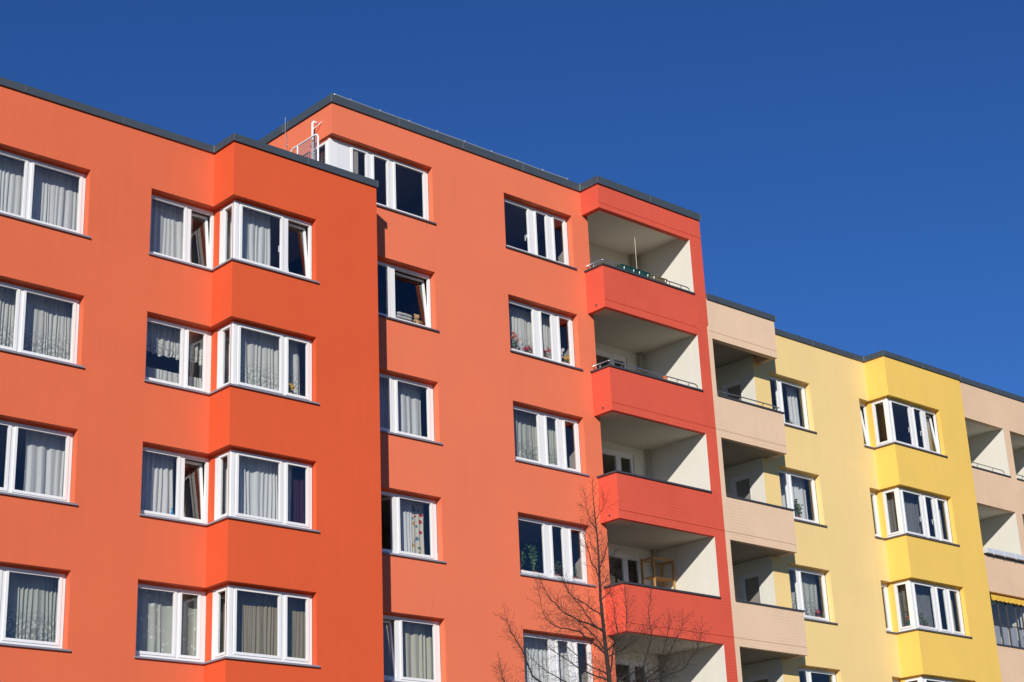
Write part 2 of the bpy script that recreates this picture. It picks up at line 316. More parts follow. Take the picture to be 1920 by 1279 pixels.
def curtain(name, path, z0, z1, mat, label, cat='curtain', amp=0.022, wl=0.10, group=None, scallop=0.0, seed=0, flare=0.0):
    rnd = random.Random(seed + int(abs(path[0][0]) * 97) + int(z0 * 13))
    pts = [Vector((*p, 0)) for p in path]; bm = NB(); cols = []
    tot = 0.0; segs = []
    for i in range(len(pts) - 1): segs.append((tot, (pts[i + 1] - pts[i]).length, pts[i], (pts[i + 1] - pts[i]).normalized())); tot += segs[-1][1]
    n = max(8, int(tot / 0.0125)); ph = 0.0; rows = 9
    ws = [rnd.choice((0.6, 0.8, 1.0, 1.3, 1.9)) * rnd.uniform(0.85, 1.15) for _ in range(int(tot / wl * 2) + 6)]; am = [rnd.uniform(0.25, 1.25) for _ in range(len(ws))]
    w1, w2, w3 = rnd.uniform(5, 8), rnd.uniform(13, 19), rnd.uniform(0, 6)
    for i in range(n + 1):
        s = tot * i / n
        sg = next(q for q in reversed(segs) if q[0] <= s + 1e-9)
        p = sg[2] + sg[3] * (s - sg[0]); nr = Vector((-sg[3].y, sg[3].x, 0))
        k = int(ph); a = am[min(k, len(am) - 1)]
        fr = ph - k; nx = am[min(k + 1, len(am) - 1)]; a = a * (1 - fr) + nx * fr
        off = amp * (a * (math.sin(2 * math.pi * ph) + 0.22 * math.sin(4 * math.pi * ph + w3)) + 0.5 * math.sin(w1 * s + w3) + 0.3 * math.sin(w2 * s))
        if i: ph += (tot / n) / (wl * ws[min(k, len(ws) - 1)])
        col = []
        for j in range(rows):
            f = j / (rows - 1); zz = z0 + (z1 - z0) * f
            if j == 0: zz += scallop * (0.5 + 0.5 * math.sin(2 * math.pi * s / (wl * 2.2))) + 0.004 * math.sin(9 * s)
            q = p + nr * (off * (1.25 - 0.5 * f) + 0.006 * math.sin(5 * s + 3 * f)) + sg[3] * (flare * (1 - f) * (s / tot - 0.5) + 0.01 * math.sin(4 * f + k))
            col.append(bm.verts.new((q.x, q.y, zz)))
        cols.append(col)
    for i in range(n):
        for j in range(rows - 1): bm.faces.new((cols[i][j], cols[i + 1][j], cols[i + 1][j + 1], cols[i][j + 1]))
    return tag(obj(name, bm, mat, None, smooth=True), label, cat, group)

# ------------------------------------------------------------ roof edging, roofs, interiors
def offset_path(path, d):
    out = []; n = len(path); P = [Vector(p) for p in path]
    for i in range(n):
        ns = []
        if i > 0: e = (P[i] - P[i - 1]).normalized(); ns.append(Vector((e.y, -e.x)))
        if i < n - 1: e = (P[i + 1] - P[i]).normalized(); ns.append(Vector((e.y, -e.x)))
        if len(ns) == 1: out.append(P[i] + ns[0] * d)
        else:
            m = (ns[0] + ns[1]); m /= (1 + ns[0].dot(ns[1])); out.append(P[i] + m * d)
    return out
def roof_edging(path, z, root, h=0.155, seams=True, ins=0.35):
    """sheet-metal capping that follows the wall line: outside of the path is to its right"""
    bm = NB(); prof = [(-0.002, z + 0.03), (0.028, z + 0.022), (0.036, z - 0.012), (0.041, z - 0.010), (0.046, z + h), (-ins, z + h - 0.02), (-ins, z - 0.02)]
    lines = [[bm.verts.new((p.x, p.y, q[1])) for p in offset_path(path, q[0])] for q in prof]
    for a, b in zip(lines, lines[1:]):
        for i in range(len(path) - 1): bm.faces.new((a[i], a[i + 1], b[i + 1], b[i]))
    for side in (0, -1): bm.faces.new([l[side] for l in lines])
    if seams:
        w = 0.006; P = offset_path(path, 0.046)
        for i in range(len(P) - 1):
            e = (P[i + 1] - P[i]); ln = e.length; e.normalize(); nr = Vector((e.y, -e.x)); cnt = max(1, round(ln / 2.0)) if ln > 1.5 else 0
            for k in range(0, cnt + 1):
                s = min(max(ln * k / max(cnt, 1), 0.012), ln - 0.012); c = P[i] + e * s
                q = [c - e * w - nr * 0.01, c + e * w - nr * 0.01, c + e * w + nr * 0.005, c - e * w + nr * 0.005]
                lo = [bm.verts.new((v.x, v.y, z - 0.008)) for v in q]; hi = [bm.verts.new((v.x, v.y, z + h + 0.006)) for v in q]
                for a in range(4): bm.faces.new((lo[a], lo[(a + 1) % 4], hi[(a + 1) % 4], hi[a])).material_index = 1
                bm.faces.new(lo).material_index = 1; bm.faces.new(hi).material_index = 1
    o = obj('roof_edging', bm, [M['cap'], M['seam']], root)
    return o
def slab(bm, x0, x1, y0, y1, z0, z1): box(bm, x0, x1, y0, y1, z0, z1)
def interior(root, zones, parts_x, levels, ydeep=5.2):
    """floors, back wall and partitions of the rooms behind the windows"""
    bm = NB()
    for x0, x1, y0, ks in zones:
        for k in ks:
            zf = SILL(k) - 0.92
            slab(bm, x0, x1, y0, ydeep, zf - 0.26, zf)
        zt = SILL(max(ks)) - 0.92 + 2.54; slab(bm, x0, x1, y0, ydeep, zt, zt + 0.1)
    xs = [z[0] for z in zones] + [z[1] for z in zones]
    zlo = SILL(min(levels)) - 1.2; zhi = SILL(max(levels)) + 1.70
    box(bm, min(xs), max(xs), ydeep + 0.002, ydeep + 0.1, zlo, zhi)
    for px, y0 in parts_x: box(bm, px - 0.05, px + 0.05, y0, ydeep, zlo, zhi)
    obj('interior_walls', bm, M['inner'], root)

# ============================================================ 1. lower orange block
B1 = empty('apartment_block', (-2.5, 3, 0), 'lower orange apartment block with a dark orange bay and corner windows at the left', 'apartment block')
XL = -9.0
W1 = (-5.55, -2.967); W2 = (-1.536, 0.0); W3 = (0.0, 2.169)
bm = NB()
holes = [(W1[0], W1[1], SILL(k), HEAD(k), REV, {}) for k in (1, 2, 3, 4)] + [(W2[0], W2[1], SILL(k), HEAD(k), REV, {'st': (W2[0], 0.139)}) for k in (1, 2, 3, 4)]
wall_panel(bm, FRONT(0, 0), XL, 0.0, 0, T1 + 0.05, holes)
quad(bm, (XL, 0, 0), (XL, 10, 0), (XL, 10, T1), (XL, 0, T1)); quad(bm, (XL, 10, 0), (X2, 10, 0), (X2, 10, T1), (XL, 10, T1))
obj('wall', bm, M['salmon'], B1)
bm = NB()
wall_panel(bm, SIDE(0.0, 0.0), 0.0, -YB, 0, T1 + 0.05, [(0.0, -YB, SILL(k), HEAD(k), 0.14, {'so': (-REV - .02, -YB - 0.15), 'st': (-REV - .02, -YB - 0.155)}) for k in (1, 2, 3, 4)])
for k in (1, 2, 3, 4): box(bm, 0.14, 0.20, -0.018, REV + 0.02, SILL(k), HEAD(k) + 0.01)
wall_panel(bm, FRONT(0, YB), 0.0, X2, 0, T1 + 0.05, [(W3[0], W3[1], SILL(k), HEAD(k), 0.15, {'st': (0.142, W3[1])}) for k in (1, 2, 3, 4)])
quad(bm, (X2, YB, 0), (X2, 10, 0), (X2, 10, T1), (X2, YB, T1))
obj('bay_wall', bm, M['orange'], B1)
roof_edging([(XL, 0), (0, 0), (0, YB), (X2 + 0.03, YB)], T1, B1)
bm = NB(); box(bm, XL, X2, 0.3, 10, T1 - 0.25, T1 - 0.12); box(bm, 0.3, X2, YB + 0.3, 0.299, T1 - 0.25, T1 - 0.12); obj('roof', bm, M['roof'], B1)
interior(B1, [(XL + 0.01, -0.06, 0.03, (1, 2, 3, 4)), (0.07, X2 - 0.01, YB + 0.03, (1, 2, 3, 4))], [(-2.25, 0.2), (X2 - 0.06, YB + .03), (XL + 0.06, 0.03)], (1, 2, 3, 4))
L2MODE = {4: 'tilt', 3: 'fixed', 2: 'tilt', 1: 'fixed'}
for k in (4, 3, 2, 1):
    flat_window(B1, W1[0], W1[1], k, [(-5.42, -4.315, 'fixed'), (-4.125, -3.095, 'fixed')])
    corner_window(B1, W2[0], 0.0, W3[1], YB, k, [(-1.42, -0.60, 'fixed'), (-0.425, -0.04 if L2MODE[k] == 'fixed' else 0.02, L2MODE[k])],
                  [(0.22, 0.51, 'fixed')], [(0.335, 1.345, 'fixed'), (1.545, 2.035 if k < 4 else 2.055, 'tilt' if k == 4 else 'fixed')], hand=(1.36,) if k == 4 else ())

# ============================================================ 2. tall salmon block with red loggias
B2 = empty('apartment_tower', (9, 3, 0), 'taller salmon apartment block with a stack of red brick balconies in the middle', 'apartment block')
A5 = (X3, 6.245); AL = (3.95, 6.245); BW = (8.608, 11.016)
bm = NB()
holes = [(AL[0], AL[1], SILL(k), HEAD(k), REV, {}) for k in (1, 2, 3, 4)] + [(BW[0], BW[1], SILL(k), HEAD(k), REV, {}) for k in (1, 2, 3, 4)]
wall_panel(bm, FRONT(0, 0), X2 + 0.02, X4b, 0, 18.3, holes)
wall_panel(bm, FRONT(0, 0), X3, X4b, 18.3, T2 + 0.05, [(A5[0], A5[1], SILL(5), HEAD(5), 0.16, {'st': (X3 + 0.062, A5[1])}), (BW[0], BW[1], SILL(5), HEAD(5), REV, {})])
wall_panel(bm, SIDE(X3, 8.0), 0.0, 8.0, 18.3, T2 + 0.05, [(7.1, 8.0, SILL(5), HEAD(5), 0.06, {'so': (7.1, 7.84), 'st': (7.1, 7.835)})])
quad(bm, (X4b, 0, 0), (X4b, 1.41, 0), (X4b, 1.41, T2), (X4b, 0, T2))
quad(bm, (X3, 10, 0), (X5, 10, 0), (X5, 10, T2), (X3, 10, T2)); quad(bm, (X3, 8, T1 - .3), (X3, 10, T1 - .3), (X3, 10, T2), (X3, 8, T2))
obj('wall', bm, M['pink'], B2)
# red party wall at the right end of the loggias, with its shadow groove at each balcony
def grooved(bm, x0, x1, y0, y1, zs, zt, grooves, gd=0.012):
    cur = zs
    for g in grooves:
        box(bm, x0, x1, y0, y1, cur, g); box(bm, x0, x1 - 0.001, y0 + gd, y1, g, g + 0.012); cur = g + 0.012
    box(bm, x0, x1, y0, y1, cur, zt)
bm = NB(); grooved(bm, XO, X5, YL, 0.0, 0, 18.05, [PB(k) + 0.20 for k in (1, 2, 3, 4)])
grooved(bm, XO, X5 + 0.055, YL - 0.004, 0.0, 18.05, T2 + 0.05, [T2 - 0.55])
quad(bm, (X5, 0.0, 0), (X5, 10, 0), (X5, 10, T2), (X5, 0.0, T2))
obj('party_wall', bm, M['red'], B2)
bm = NB(); FB5 = 20.478
grooved(bm, X4, XO - 0.001, YL, YL + 0.16, FB5, T2 + 0.05, [FB5 + 0.14]); grooved(bm, X4, X4 + 0.16, YL + 0.161, -0.001, FB5, T2 + 0.05, [FB5 + 0.14])
obj('loggia_fascia', bm, M['red'], B2)
roof_edging([(X3, 8), (X3, 0), (X4, 0), (X4, YL), (X5 + 0.09, YL)], T2, B2, h=0.2)
bm = NB(); box(bm, X3 + .3, X5, 0.3, 10, T2 - 0.25, T2 - 0.12); box(bm, X4 + .3, X5, YL + 0.3, 0.299, T2 - 0.25, T2 - 0.12); obj('roof', bm, M['roof'], B2)
YR = 1.41
def door_holes(x0, x1, ks): return [(a, b, PB(k) + 0.25, PB(k) + 2.56, 0.1, {}) for k in ks for a, b in ((x0, x1),)]
bm = NB()
wall_panel(bm, FRONT(0, YR), X4b + 0.002, XO, 3.5, T2, [(12.6, 14.28, PB(k) + 0.25, PB(k + 1) - 0.20, 0.08, {'nostrip': 1}) for k in (1, 2, 3, 4)])
quad(bm, (XO - 0.003, YL + 0.006, 3.5), (XO - 0.003, YR, 3.5), (XO - 0.003, YR, T2), (XO - 0.003, YL + 0.006, T2))
quad(bm, (X4b + 0.004, 0.01, 3.5), (X4b + 0.004, YR, 3.5), (X4b + 0.004, YR, T2), (X4b + 0.004, 0.01, T2))
box(bm, X4 + 0.161, XO - 0.004, YL + 0.161, 0.0, FB5 + 0.17, FB5 + 0.30); box(bm, X4b + 0.006, XO - 0.004, 0.0005, YR - 0.002, FB5 + 0.17, FB5 + 0.30)
obj('loggia_lining', bm, M['cream'], B2)
bm = NB(); tube(bm, [(14.72, 1.30, 3.5), (14.72, 1.30, 20.6)], 0.055, 10); obj('downpipe', bm, M['pipe'], B2, True)
for k in (1, 2, 3, 4):
    z0, z1 = PB(k) + 0.25, PB(k + 1) - 0.20; ln = FRONT(0, YR)
    bm = NB(); gl = [(12.72, 13.62), (13.80, 14.19)]
    ed = [12.6, gl[0][0], gl[0][1], gl[1][0], gl[1][1], 14.28]
    for i in (0, 2, 4): ln.box(bm, ed[i], ed[i + 1], 0.03, 0.10, z0, z1)
    for g in gl: ln.box(bm, g[0], g[1], 0.03, 0.10, z0, z0 + 0.12); ln.box(bm, g[0], g[1], 0.03, 0.10, z1 - 0.12, z1)
    d = obj('balcony_door', bm, M['white'], B2)
    for g in gl: pane(ln, g[0] + .005, g[1] - .005, z0 + 0.125, z1 - 0.125, 0.03, d)
def rail_path(bm, pts, r=0.016): tube(bm, pts, r, 8)
def bracket(bm, x, y, z, h=0.16, dy=0.05):
    tube(bm, [(x, y + dy, z), (x, y + dy, z + h * 0.55), (x, y + dy * 0.4, z + h * 0.9), (x, y, z + h)], 0.011, 6)
def red_balcony(k, railing):
    z0, z1 = PB(k), PT(k); bm = NB()
    grooved(bm, X4, XO - 0.001, YL, YL + 0.13, z0, z1, [z0 + 0.20]); grooved(bm, X4, X4 + 0.13, YL + 0.131, -0.001, z0, z1, [z0 + 0.20])
    b = obj('balcony', bm, M['red'], B2)
    bm = NB(); box(bm, X4 + 0.131, XO - 0.004, YL + 0.131, 0.0, z0 + 0.012, z0 + 0.2); box(bm, X4b + 0.005, XO - 0.004, 0.0005, YR - 0.001, z0 + 0.012, z0 + 0.2)
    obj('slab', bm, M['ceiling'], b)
    bm = NB(); box(bm, X4 - 0.035, XO - 0.002, YL - 0.035, YL + 0.16, z1, z1 + 0.045); box(bm, X4 - 0.035, X4 + 0.16, YL + 0.1605, -0.002, z1, z1 + 0.045)
    obj('coping', bm, M['coping'], b)
    bm = NB(); tube(bm, [(X4 + 0.025, YL + 0.30, z0 + 0.14), (X4 - 0.05, YL + 0.30, z0 + 0.128)], 0.016, 8); obj('drain_spout', bm, M['coping'], b, True)
    if railing:
        bm = NB(); h = z1 + 0.19; y = YL + 0.06
        rail_path(bm, [(X4 + 0.06, -0.03, h), (X4 + 0.06, y + 0.03, h), (X4 + 0.09, y, h), (XO - 0.30, y, h), (XO - 0.20, y, h), (XO - 0.14, y, h - 0.03), (XO - 0.12, y, h - 0.09), (XO - 0.12, y, z1 + 0.04)])
        for x in (X4 + 0.55, 12.6, 13.35, 14.05, 14.50): bracket(bm, x, y, z1 + 0.04, 0.15)
        bracket(bm, X4 + 0.06, -0.30, z1 + 0.04, 0.15, 0.03)
        obj('railing', bm, M['steel'], b, True)
    return b
for k, rl in ((5, 1), (4, 1), (3, 0), (2, 0), (1, 0)): red_balcony(k, rl)
interior(B2, [(X2 + .12, X4b - .01, 0.03, (1, 2, 3, 4)), (X3 + 0.08, X4b - .01, 0.03, (5,)), (X4b - 0.009, X5 - 0.02, YR + 0.12, (1, 2, 3, 4, 5))], [(7.3, 0.2), (X4b - 0.06, 0.05), (X2 + 0.18, 0.2), (X5 - .08, YR + 0.12)], (1, 2, 3, 4, 5))
AM = {4: ('fixed', 'tilt'), 3: ('fixed', 'fixed'), 2: ('open', 'fixed'), 1: ('tilt', 'fixed')}
for k in (4, 3, 2, 1):
    flat_window(B2, AL[0], AL[1], k, [(4.08, 4.935, AM[k][0]), (5.165, 6.075 if AM[k][1] == 'fixed' else 6.125, AM[k][1])], sill='dsill' if k == 4 else 'sill')
# top-floor corner window
k = 5; zb, zt = SILL(5), HEAD(5); bm = NB(); Bs = SIDE(X3, 0); Cf = FRONT(0, 0)
g1 = [(-0.84, -0.36, 'fixed')]; g2 = [(3.50, 3.83, 'blind'), (3.93, 4.325, 'fixed'), (4.56, 4.965, 'fixed'), (5.215, 6.10, 'fixed')]
gz = run_frame(bm, Bs, -0.90, -0.16 - 0.08, zb, zt, 0.06, g1, None); run_frame(bm, Cf, X3 + 0.06, A5[1], zb, zt, 0.16, g2, None)
w5 = obj('corner_window', bm, M['white'], B2); fill(Bs, g1, *gz, 0.06, w5); fill(Cf, g2, *gz, 0.16, w5)
sill_part([(X3 - 0.045, X3 + 0.07, 0.17, 0.93), (X3 - 0.045, A5[1] + 0.05, -0.045, 0.169)], w5, M['dsill'], zb)
for k in (5, 4, 3, 2, 1):
    w = flat_window(B2, BW[0], BW[1], k, [(8.73, 9.60, 'fixed'), (9.89, 10.245, 'fixed'), (10.525, 10.89, 'fixed')], sill='dsill' if k >= 4 else 'sill')
    if k == 5: handle(FRONT(0, 0), 9.57, SILL(5) + 0.62, REV, w)
# lightning wire along the tall roof, air rod, guard rail and ladder hook by the corner
bm = NB(); z = T2 + 0.2
rail_path(bm, [(X3 + 0.02, 5.5, z + 0.03), (X3 + 0.03, 0.10, z + 0.035), (X3 + 0.10, 0.02, z + 0.05), (X3 + 0.5, 0.0, z + 0.03)] + [(X3 + 0.5 + i * 0.9, 0.01, z + (0.035 if i % 2 else 0.045)) for i in range(1, 9)], 0.018)
for i in range(9): box(bm, X3 + 0.55 + i * 0.9 - 0.012, X3 + 0.55 + i * 0.9 + 0.012, -0.015, 0.03, z - 0.012, z + 0.075)
obj('lightning_wire', bm, M['galv'], B2)
bm = NB(); tube(bm, [(X3 - 0.04, 1.81, T1 + 0.1), (X3 - 0.04, 1.81, 20.9), (X3 - 0.08, 1.80, 21.1), (X3 - 0.08, 1.80, 21.5)], 0.007, 6); box(bm, X3 - 0.06, X3, 1.80, 1.825, 20.75, 20.78); obj('lightning_rod', bm, M['galv'], B2)
gr = empty('roof_guard_rail', (2.75, 0.95, T1 - 0.12), 'white tubular guard rail with wire mesh on the lower roof by the taller wall', 'guard rail')
gx = 2.95
bm = NB(); y0, y1, zt_ = 0.22, 1.32, 20.36
tube(bm, [(gx, y0, T1 - 0.12), (gx, y0, zt_ - 0.10), (gx, y0 + 0.03, zt_ - 0.03), (gx, y0 + 0.10, zt_), (gx, y1 - 0.10, zt_), (gx, y1 - 0.03, zt_ - 0.03), (gx, y1, zt_ - 0.10), (gx, y1, T1 - 0.12)], 0.024, 8)
tube(bm, [(gx, 1.04, T1 - 0.1), (gx, 1.04, zt_)], 0.022, 8); tube(bm, [(gx, y0, 19.25), (gx, y1, 19.25)], 0.018, 8)
obj('tube_frame', bm, M['white'], gr, True)
bm = NB()
for i in range(12): yy = y0 + 0.04 + (1.04 - y0 - 0.06) * i / 11; box(bm, gx - .004, gx + .004, yy - 0.004, yy + 0.004, 19.3, zt_ - 0.03)
for i in range(16): zz = 19.35 + (zt_ - 0.08 - 19.35) * i / 15; box(bm, gx - .0035, gx + .0045, y0 + 0.03, 1.03, zz - 0.004, zz + 0.004)
obj('wire_mesh', bm, M['galv'], gr)
bm = NB(); lx = X3 - 0.16
tube(bm, [(lx, 0.56, T1 - 0.1), (lx, 0.56, 20.80), (lx + 0.01, 0.56, 20.84), (lx + 0.16, 0.56, 20.84)], 0.026, 8); tube(bm, [(lx, 0.56, 20.62), (lx + 0.16, 0.40, 20.82)], 0.012, 6)
tag(obj('roof_ladder_post', bm, M['white'], None, True), 'white hooked ladder post fixed to the salmon wall behind the mesh guard rail', 'ladder post')

# ============================================================ 3. yellow and beige block
B3 = empty('apartment_building', (25, 3, 0), 'yellow and beige apartment block with a golden bay at the right', 'apartment block')
CW = (18.686, 20.544); DW = (22.913, 26.039); XE = 36.0
bm = NB()
holes = [(CW[0], CW[1], SILL(k), HEAD(k), REV, {}) for k in (1, 2, 3, 4)] + [(DW[0], X7, SILL(k), HEAD(k), REV, {'st': (DW[0], X7 + 0.099)}) for k in (1, 2, 3, 4)]
wall_panel(bm, FRONT(0, 0), XW, X7, 0, T3 + 0.05, holes)
quad(bm, (X5 + .01, 10, 0), (XE, 10, 0), (XE, 10, T3), (X5 + .01, 10, T3)); quad(bm, (XE, -0.7, 0), (XE, 10, 0), (XE, 10, T3), (XE, -0.7, T3))
obj('wall', bm, M['yellow'], B3)
bm = NB()
wall_panel(bm, SIDE(X7, 0.0), 0.0, -YG, 0, T3 + 0.05, [(0.0, -YG, SILL(k), HEAD(k), 0.10, {'so': (-REV - .02, -YG - 0.15), 'st': (-REV - .02, -YG - 0.155)}) for k in (1, 2, 3, 4)])
for k in (1, 2, 3, 4): box(bm, X7 + 0.10, X7 + 0.17, -0.018, REV + 0.02, SILL(k), HEAD(k) + 0.01)
wall_panel(bm, FRONT(0, YG), X7, X8, 0, T3 + 0.05, [(X7, DW[1], SILL(k), HEAD(k), 0.15, {'st': (X7 + 0.102, DW[1])}) for k in (1, 2, 3, 4)])
quad(bm, (X8, YG, 0), (X8, 1.4, 0), (X8, 1.4, T3), (X8, YG, T3))
obj('bay_wall', bm, M['gold'], B3)
roof_edging([(X5 + 0.06, YL), (X6, YL), (X6, -0.02)], T3, B3)
roof_edging([(X6 + 0.051, 0), (X7, 0), (X7, YG), (X8 + 0.02, YG)], T3, B3)
roof_edging([(X8 + 0.021, -0.70), (XE, -0.70)], T3, B3)
bm = NB(); box(bm, X5 + .02, XE, 0.3, 10, T3 - 0.25, T3 - 0.12); box(bm, X5 + .3, X6 - .2, YL + .3, 0.299, T3 - 0.25, T3 - 0.12); box(bm, X7 + .3, XE, -0.4, 0.2995, T3 - 0.25, T3 - 0.12); obj('roof', bm, M['roof'], B3)
# near beige loggias
bm = NB(); FB4 = PB(5) + 0.02
grooved(bm, X5 + 0.001, X5p, YL, YL + 0.35, 0, FB4, [PB(k) + 0.20 for k in (1, 2, 3, 4)])
grooved(bm, X5 + 0.056, X6, YL, YL + 0.18, FB4, T3 + 0.05, [FB4 + 0.20]); box(bm, X6 - 0.15, X6, YL + 0.1805, -0.001, FB4, T3 + 0.05)
obj('loggia_fascia', bm, M['beige'], B3)
bm = NB()
wall_panel(bm, SIDE(XW, 1.8), 0.0, 1.8, 3.5, T3 - 0.3, [(0.60, 1.32, PB(k) + 0.25, PB(k) + 2.47, 0.08, {'nostrip': 1}) for k in (1, 2, 3, 4)])
quad(bm, (X5, 1.8, 3.5), (XW, 1.8, 3.5), (XW, 1.8, T3), (X5, 1.8, T3)); quad(bm, (X5 + 0.004, -0.3, 3.5), (X5 + 0.004, 1.8, 3.5), (X5 + 0.004, 1.8, T3), (X5 + 0.004, -0.3, T3))
obj('loggia_lining', bm, M['cream'], B3)
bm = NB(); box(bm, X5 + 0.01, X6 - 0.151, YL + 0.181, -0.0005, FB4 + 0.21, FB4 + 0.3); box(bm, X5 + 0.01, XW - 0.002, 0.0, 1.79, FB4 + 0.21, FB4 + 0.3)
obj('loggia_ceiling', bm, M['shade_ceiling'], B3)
for k in (1, 2, 3, 4):
    ln = SIDE(XW, 1.8); z0, z1 = PB(k) + 0.25, PB(k) + 2.47; bm = NB()
    ln.box(bm, 0.60, 0.72, 0.02, 0.09, z0, z1); ln.box(bm, 1.25, 1.32, 0.02, 0.09, z0, z1); ln.box(bm, 0.72, 1.25, 0.02, 0.09, z1 - 0.12, z1); ln.box(bm, 0.72, 1.25, 0.02, 0.09, z0, z0 + 0.12)
    d = obj('balcony_door', bm, M['white'], B3); pane(ln, 0.725, 1.245, z0 + .125, z1 - .125, 0.03, d)
def beige_balcony(k, railing):
    z0, z1 = PB(k) - 0.004, PT(k); bm = NB()
    grooved(bm, X5p + 0.0005, X6, YL, YL + 0.13, z0, z1, [z0 + 0.204]); box(bm, X6 - 0.13, X6 - 0.0005, YL + 0.1305, -0.001, z0, z1)
    b = obj('balcony', bm, M['beige'], B3)
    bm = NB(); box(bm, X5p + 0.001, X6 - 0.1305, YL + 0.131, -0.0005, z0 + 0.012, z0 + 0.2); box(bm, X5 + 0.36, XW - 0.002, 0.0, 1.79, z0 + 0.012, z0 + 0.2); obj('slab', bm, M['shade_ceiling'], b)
    bm = NB(); box(bm, X5p + 0.002, X6 + 0.03, YL - 0.03, YL + 0.16, z1, z1 + 0.045); box(bm, X6 - 0.15, X6 + 0.03, YL + 0.1605, -0.002, z1, z1 + 0.045); obj('coping', bm, M['coping'], b)
    if railing:
        bm = NB(); h = z1 + 0.19; y = YL + 0.06
        rail_path(bm, [(X5p + 0.02, y, h), (X6 - 0.35, y, h), (X6 - 0.27, y, h - 0.03), (X6 - 0.25, y, h - 0.1), (X6 - 0.25, y, z1 + 0.04)]); rail_path(bm, [(X6 - 0.35, y, h), (X6 - 0.06, y + 0.02, h), (X6 - 0.06, -0.05, h)])
        for x in (X5p + 0.15, 16.6, 17.55): bracket(bm, x, y, z1 + 0.04, 0.15)
        obj('railing', bm, M['steel'], b, True)
for k, rl in ((4, 1), (3, 0), (2, 0), (1, 0)): beige_balcony(k, rl)
# far beige loggias
YF = -0.70; bm = NB(); EO = (X8 + 0.06, 29.677); FO = (30.054, 32.3)
holes = []
for k in (1, 2, 3, 4):
    for a, b in (EO, FO, (32.7, 34.9)): holes.append((a, b, PT(k) - 0.07, PB(k + 1) - 0.05, 0.2, {'nostrip': 1, 'noright': 1}))
wall_panel(bm, FRONT(0, YF), X8, XE, 0, T3 + 0.05, holes)
obj('far_loggia_wall', bm, M['beige2'], B3)
bm = NB()
for x0, x1 in (EO, FO, (32.7, 34.9)):
    quad(bm, (x1, YF + 0.002, 3.5), (x1, 1.4, 3.5), (x1, 1.4, T3 - 0.2), (x1, YF + 0.002, T3 - 0.2)); quad(bm, (x0 - 0.03, YF + 0.2, 3.5), (x0 - 0.03, 1.4, 3.5), (x0 - 0.03, 1.4, T3 - .2), (x0 - 0.03, YF + 0.2, T3 - .2))
wall_panel(bm, FRONT(0, 1.4), X8, XE, 3.5, T3 - 0.2, [(30.8, 32.1, PB(k) + 0.25, PB(k) + 2.4, 0.05, {'nostrip': 1}) for k in (1, 2, 3, 4)])
for k in (1, 2, 3, 4, 5): box(bm, X8 + 0.002, XE - .01, YF + 0.201, 1.395, PB(k) - 0.03, PB(k) + 0.16)
obj('loggia_lining', bm, M['cream'], B3)
for k in (1, 2, 3, 4):
    ln = FRONT(0, 1.4); z0, z1 = PB(k) + 0.25, PB(k) + 2.4; bm = NB(); ed = [30.8, 30.92, 31.40, 31.52, 31.98, 32.1]
    for i in (0, 2, 4): ln.box(bm, ed[i], ed[i + 1], -0.01, 0.05, z0, z1)
    for i in (1, 3): ln.box(bm, ed[i], ed[i + 1], -0.01, 0.05, z0, z0 + 0.12); ln.box(bm, ed[i], ed[i + 1], -0.01, 0.05, z1 - 0.12, z1)
    d = obj('balcony_door', bm, M['white'], B3)
    for i in (1, 3): pane(ln, ed[i] + .005, ed[i + 1] - .005, z0 + .125, z1 - .125, -0.01, d)
    for x0, x1 in (EO, FO):
        zc = PT(k) - 0.07
        bm = NB(); box(bm, x0 + 0.003, x1 - 0.003, YF - 0.03, YF + 0.201, zc + 0.001, zc + 0.045); c = obj('coping', bm, M['coping'], B3)
        if k == 4:
            bm = NB(); h = zc + 0.2; y = YF + 0.05
            rail_path(bm, [(x0 + 0.03, y, h), (x1 - 0.35, y, h), (x1 - 0.27, y, h - 0.03), (x1 - 0.25, y, h - 0.09), (x1 - 0.25, y, zc + 0.04)], 0.014)
            for x in (x0 + 0.5, x1 - 0.85): bracket(bm, x, y, zc + 0.04, 0.16)
            obj('railing', bm, M['steel'], B3, True)
bm = NB(); zc = PT(3) - 0.03
box(bm, EO[0] + 0.02, FO[1], YF - 0.14, YF - 0.035, zc + 0.0, zc + 0.15)
for i in range(8): xx = EO[0] + 0.35 + i * 0.62; box(bm, xx - 0.01, xx + 0.01, YF - 0.153, YF - 0.141, zc - 0.05, zc + 0.155)
tag(obj('balcony_planter', bm, M['tray']), 'long pale grey planter tray hung outside the second beige balcony at the right edge', 'planter')
# awning and glazing on the third far loggia
aw = None; bm = NB(); n = 60; za = PB(3) - 0.12; xa0, xa1 = EO[0] + 0.05, EO[1] - 0.05; prev = None
for i in range(n + 1):
    s = i / n; x = xa0 + (xa1 - xa0) * s; w = 0.035 * abs(math.sin(s * math.pi * 9))
    cur = [bm.verts.new((x, YF + 0.22, za + 0.06)), bm.verts.new((x, YF - 0.02, za - 0.03)), bm.verts.new((x, YF - 0.025 + 0.006 * math.sin(s * 40), za - 0.17 - w))]
    if prev: bm.faces.new((prev[0], cur[0], cur[1], prev[1])); bm.faces.new((prev[1], cur[1], cur[2], prev[2]))
    prev = cur
obj('awning', bm, M['awning'], B3)
bm = NB(); zc = PT(2) - 0.02; xs = [EO[0] + 0.02, 28.0, 28.45, 28.95, 29.3, EO[1] - 0.02]
for x in xs: box(bm, x - 0.018, x + 0.018, YF + 0.06, YF + 0.10, zc, PB(3) - 0.1)
box(bm, xs[0], xs[-1], YF + 0.065, YF + 0.095, zc + 0.62, zc + 0.65)
gz_ = obj('balcony_glazing', bm, M['coping'], B3)
